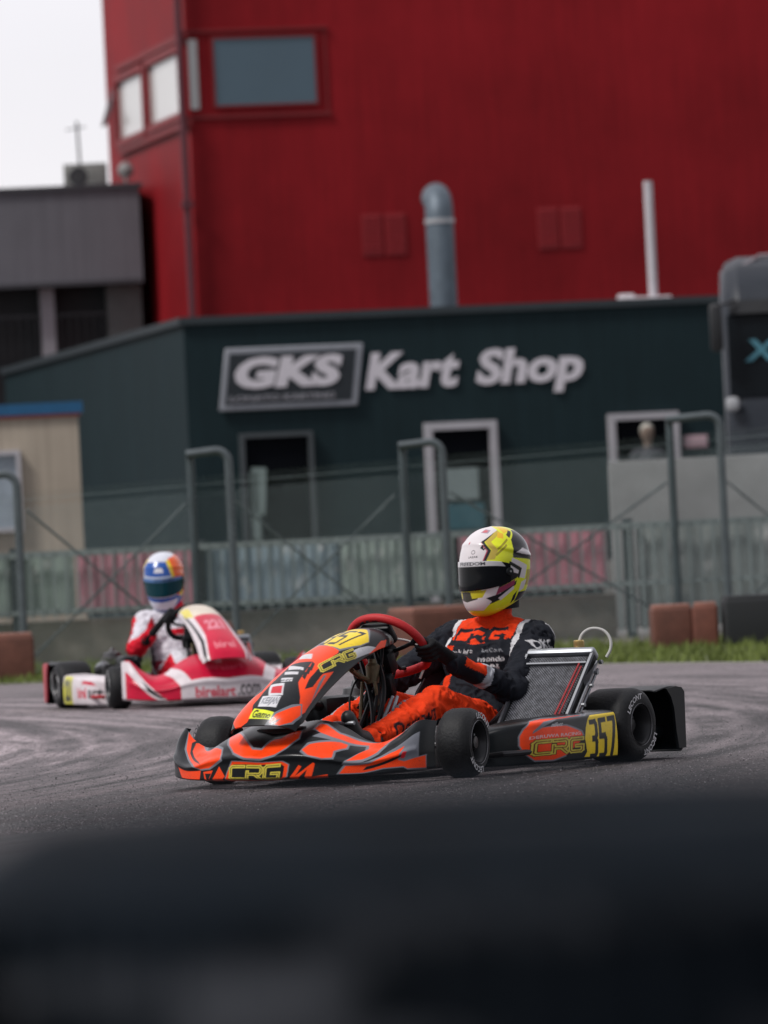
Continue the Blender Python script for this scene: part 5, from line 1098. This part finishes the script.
def helm1():
    c = Canvas(720, 420, NY)
    A = lambda d: (d / 360 + .5)
    P = lambda pts, col: c.poly([(A(a), v) for a, v in pts], col)
    for s in (1, -1):
        m = lambda pts: [(a * s, v) for a, v in pts]
        P(m([(92, .57), (180, .50), (180, .84), (128, .88), (98, .76)]), BKh); P(m([(112, .60), (150, .56), (150, .60), (118, .66)]), WHh)
        P(m([(80, .41), (120, .35), (128, .48), (90, .57)]), WHh); P(m([(100, .45), (108, .44), (106, .49)]), (.75, .25, .03)); P(m([(104, .36), (112, .46), (84, .54), (82, .51), (104, .44), (99, .38)]), BKh)
        P(m([(120, .28), (180, .22), (180, .42), (128, .44)]), (.42, .34, .05)); P(m([(95, .10), (180, .04), (180, .16), (105, .22)]), BKh)
        P(m([(24, .16), (60, .20), (96, .31), (98, .35), (66, .27), (30, .24)]), BKh); P(m([(30, .235), (62, .26), (62, .32), (44, .36), (26, .30)]), WHh); P(m([(52, .25), (92, .31), (94, .36), (58, .31)]), (.30, .04, .10))
        P(m([(56, .22), (90, .30), (92, .27), (60, .19)]), WHh)
        P(m([(0, .14), (26, .12), (44, .20), (30, .26), (0, .22)]), WHh); P(m([(0, .22), (22, .24), (20, .30), (0, .31)]), (.05, .05, .04)); P(m([(12, .25), (30, .25), (38, .31), (10, .31)]), (.55, .50, .03))
        P(m([(0, .56), (38, .56), (46, .66), (34, .76), (58, .86), (75, .90), (60, 1), (0, 1)]), WHh)
        P(m([(36, .56), (42, .56), (51, .665), (39, .765), (62, .855), (60, .865), (32, .77), (45, .665)]), BKh); P(m([(35, .56), (36.5, .56), (45, .663), (33, .76), (31, .758), (43, .663)]), (.45, .03, .08))
        P(m([(42, .57), (56, .57), (64, .66), (52, .76), (78, .86), (74, .90), (62, .87), (40, .77), (52, .67)]), (.52, .40, .06))
        P(m([(88, .84), (120, .88), (120, 1), (80, 1)]), (.80, .52, .02)); P(m([(60, .60), (84, .70), (82, .72), (58, .62)]), (.35, .30, .02)); P(m([(64, .66), (90, .76), (88, .78), (62, .68)]), (.35, .30, .02))
        P(m([(66, .80), (80, .78), (86, .84), (72, .87)]), (.78, .45, .03)); P(m([(20, .88), (44, .86), (52, .91), (28, .94)]), (.35, .28, .34)); P(m([(24, .885), (40, .875), (44, .905), (30, .925)]), (.55, .12, .14))
    for s in (1, -1):
        m = lambda pts: [(a * s, v) for a, v in pts]
        P(m([(58, .31), (98, .37), (102, .41), (84, .44), (66, .40)]), BKh); P(m([(100, .62), (122, .66), (132, .62), (128, .58)]), WHh); P(m([(84, .10), (96, .14), (100, .24), (90, .20)]), BKh); P(m([(104, .22), (120, .24), (126, .34), (110, .32)]), WHh); P(m([(96, .78), (118, .86), (112, .88), (92, .82)]), BKh)
    for k in range(24): a0, a1 = 2 * math.pi * k / 24, 2 * math.pi * (k + 1) / 24; P([(18 + 4.2 * math.cos(a0), .66 + .022 * math.sin(a0)), (18 + 4.2 * math.cos(a1), .66 + .022 * math.sin(a1)), (18 + 3.2 * math.cos(a1), .66 + .016 * math.sin(a1)), (18 + 3.2 * math.cos(a0), .66 + .016 * math.sin(a0))], BKh)
    c.text('ARAI', [(A(9), .60), (A(27), .60), (A(27), .62), (A(9), .62)], BKh, .03) if 0 else c.text('LAZAR', [(A(8), .60), (A(28), .60), (A(28), .622), (A(8), .622)], BKh, .03)
    P([(31, .70), (36, .74), (38, .69), (44, .71), (38, .67)], BKh); P([(2, .76), (4, .78), (6, .76), (4, .74)], (.45, .03, .06))
    return c
def helm2():
    bl = (.015, .085, .36); c = Canvas(720, 420, (.62, .64, .72)); A = lambda d: (d / 360 + .5); P = lambda pts, col: c.poly([(A(a), v) for a, v in pts], col)
    P([(-85, .48), (85, .48), (70, .80), (0, .84), (-70, .80)], bl); P([(-14, .66), (14, .66), (10, .74), (-10, .74)], (.65, .65, .7)); P([(-60, .55), (60, .55), (60, .60), (-60, .60)], (.45, .5, .6))
    for s in (1, -1):
        m = lambda pts: [(a * s, v) for a, v in pts]
        P(m([(26 if s > 0 else 58, .84), (36 if s > 0 else 62, .52), (50 if s > 0 else 84, .50), (46 if s > 0 else 84, .86)]), (.75, .55, .03)); P(m([(44 if s > 0 else 84, .30), (130, .18), (140, .88), (40 if s > 0 else 84, .88)]), (.80, .12, .02)); P(m([(56, .22), (80, .20), (80, .38), (64, .36)]), (.7, .55, .03))
        P(m([(40, .10), (100, .05), (100, .22), (50, .26)]), bl); P(m([(0, .30), (50, .30), (60, .26), (0, .24)]), bl)
    P([(-70, .0), (70, .0), (60, .10), (-60, .10)], bl)
    return c
def vmat(name, col, r=.08):
    return mat(name, (1, 1, 1), r, vary=.02, paint=True, spec=.25)
driver(KA['loc'], KA['rz'], 'driver in orange and black overalls and neon yellow helmet steering the leading kart', J1, liv1, helm1(), R(-24), R(3), vmat('visor_black_gloss', 0), ((.52, .52, .54), 'FREEDOM'), R(14))
J2 = {k: (tuple(np.array(v)) if isinstance(v, tuple) else v) for k, v in J1.items()}
J2['wr'] = .135
J2.update(hipL=(-.33, .10, .17), hipR=(-.33, -.04, .17), w0=(-.40, .10, .27), w1=(-.40, -.01, .27), c0=(-.45, .12, .41), c1=(-.45, -.03, .41), u0=(-.47, .13, .49), u1=(-.47, -.02, .49), shL=(-.46, .235, .50), shR=(-.46, -.135, .495), neck=(-.46, .02, .62), head=(-.45, -.010, .755),
          elL=(-.22, .30, .33), wrL=(.03, .235, .42), elR=(-.22, -.255, .335), wrR=(.03, -.225, .41))
driver(KB['loc'], KB['rz'], 'driver in red and white overalls and blue helmet seated in the following kart', J2, liv2, helm2(), R(-26), R(15), vmat('visor_tinted', 0), ((.10, .20, .42), 'OMP'), R(-8))

# shop assistant seen in the shop window, far out of focus
wx = sh_px(641, 2.2); pw = sp.matrix_basis @ Vector((0, 0, 0))
ax_ = Matrix.Translation(sp.location) @ Matrix.Rotation(SH, 4, 'Z'); base = ax_ @ Vector((wx, -.55, 0))
bp_ = remeshed([((-.09, 0, .08), .06, (-.09, 0, .80), .09), ((.09, 0, .08), .06, (.09, 0, .80), .09), ((-.09, -.10, .04), .045, (-.09, .02, .05), .05), ((.09, -.10, .04), .045, (.09, .02, .05), .05), ((-.07, 0, .92), .13, (.07, 0, .92), .13), ((0, 0, 1.0), .14, (0, 0, 1.3), .15), ((-.15, 0, 1.38), .07, (.15, 0, 1.38), .07), ((-.18, 0, 1.36), .06, (-.25, .0, 1.08), .045), ((-.25, 0, 1.08), .045, (-.12, -.20, 1.02), .035), ((.18, 0, 1.36), .06, (.25, 0, 1.08), .045), ((.25, 0, 1.08), .045, (.22, -.08, .84), .035), ((0, 0, 1.4), .055, (0, -.01, 1.55), .055), ((0, -.01, 1.62), .085, (0, -.02, 1.68), .09)], .012)
Pp = verts_np(bp_); cc = np.tile(np.array((.075, .08, .09)), (len(Pp), 1)); cc[Pp[:, 2] > 1.47] = (.22, .17, .14); cc[Pp[:, 2] < .9] = (.02, .025, .04); set_paint(bp_, cc); bp_.materials.append(SUIT()); bp_.shade_smooth(); bp_.name = 'person'
po = bpy.data.objects.new('person', bp_); COL.objects.link(po); po.location = base + Vector((0, 0, .62)); po.rotation_euler = (0, 0, SH); tag(po, 'pale-haired person in grey standing at the white-framed shop window', 'person')
hr = remeshed([((0, .0, 1.70), .092, (0, .03, 1.68), .09)], .01); hr.name = 'hair'; hr.materials.append(mat('pale_hair', (.42, .42, .38), .8)); ho = bpy.data.objects.new('hair', hr); COL.objects.link(ho); ho.parent = po
stp = MB().box((0, 0, .30), (1.2, .9, .60), bev=.02).build('entrance_step', mat('yard_concrete', (0, 0, 0))); stp.location = base; stp.rotation_euler = (0, 0, SH); tag(stp, 'concrete step under the white-framed shop window', 'step')
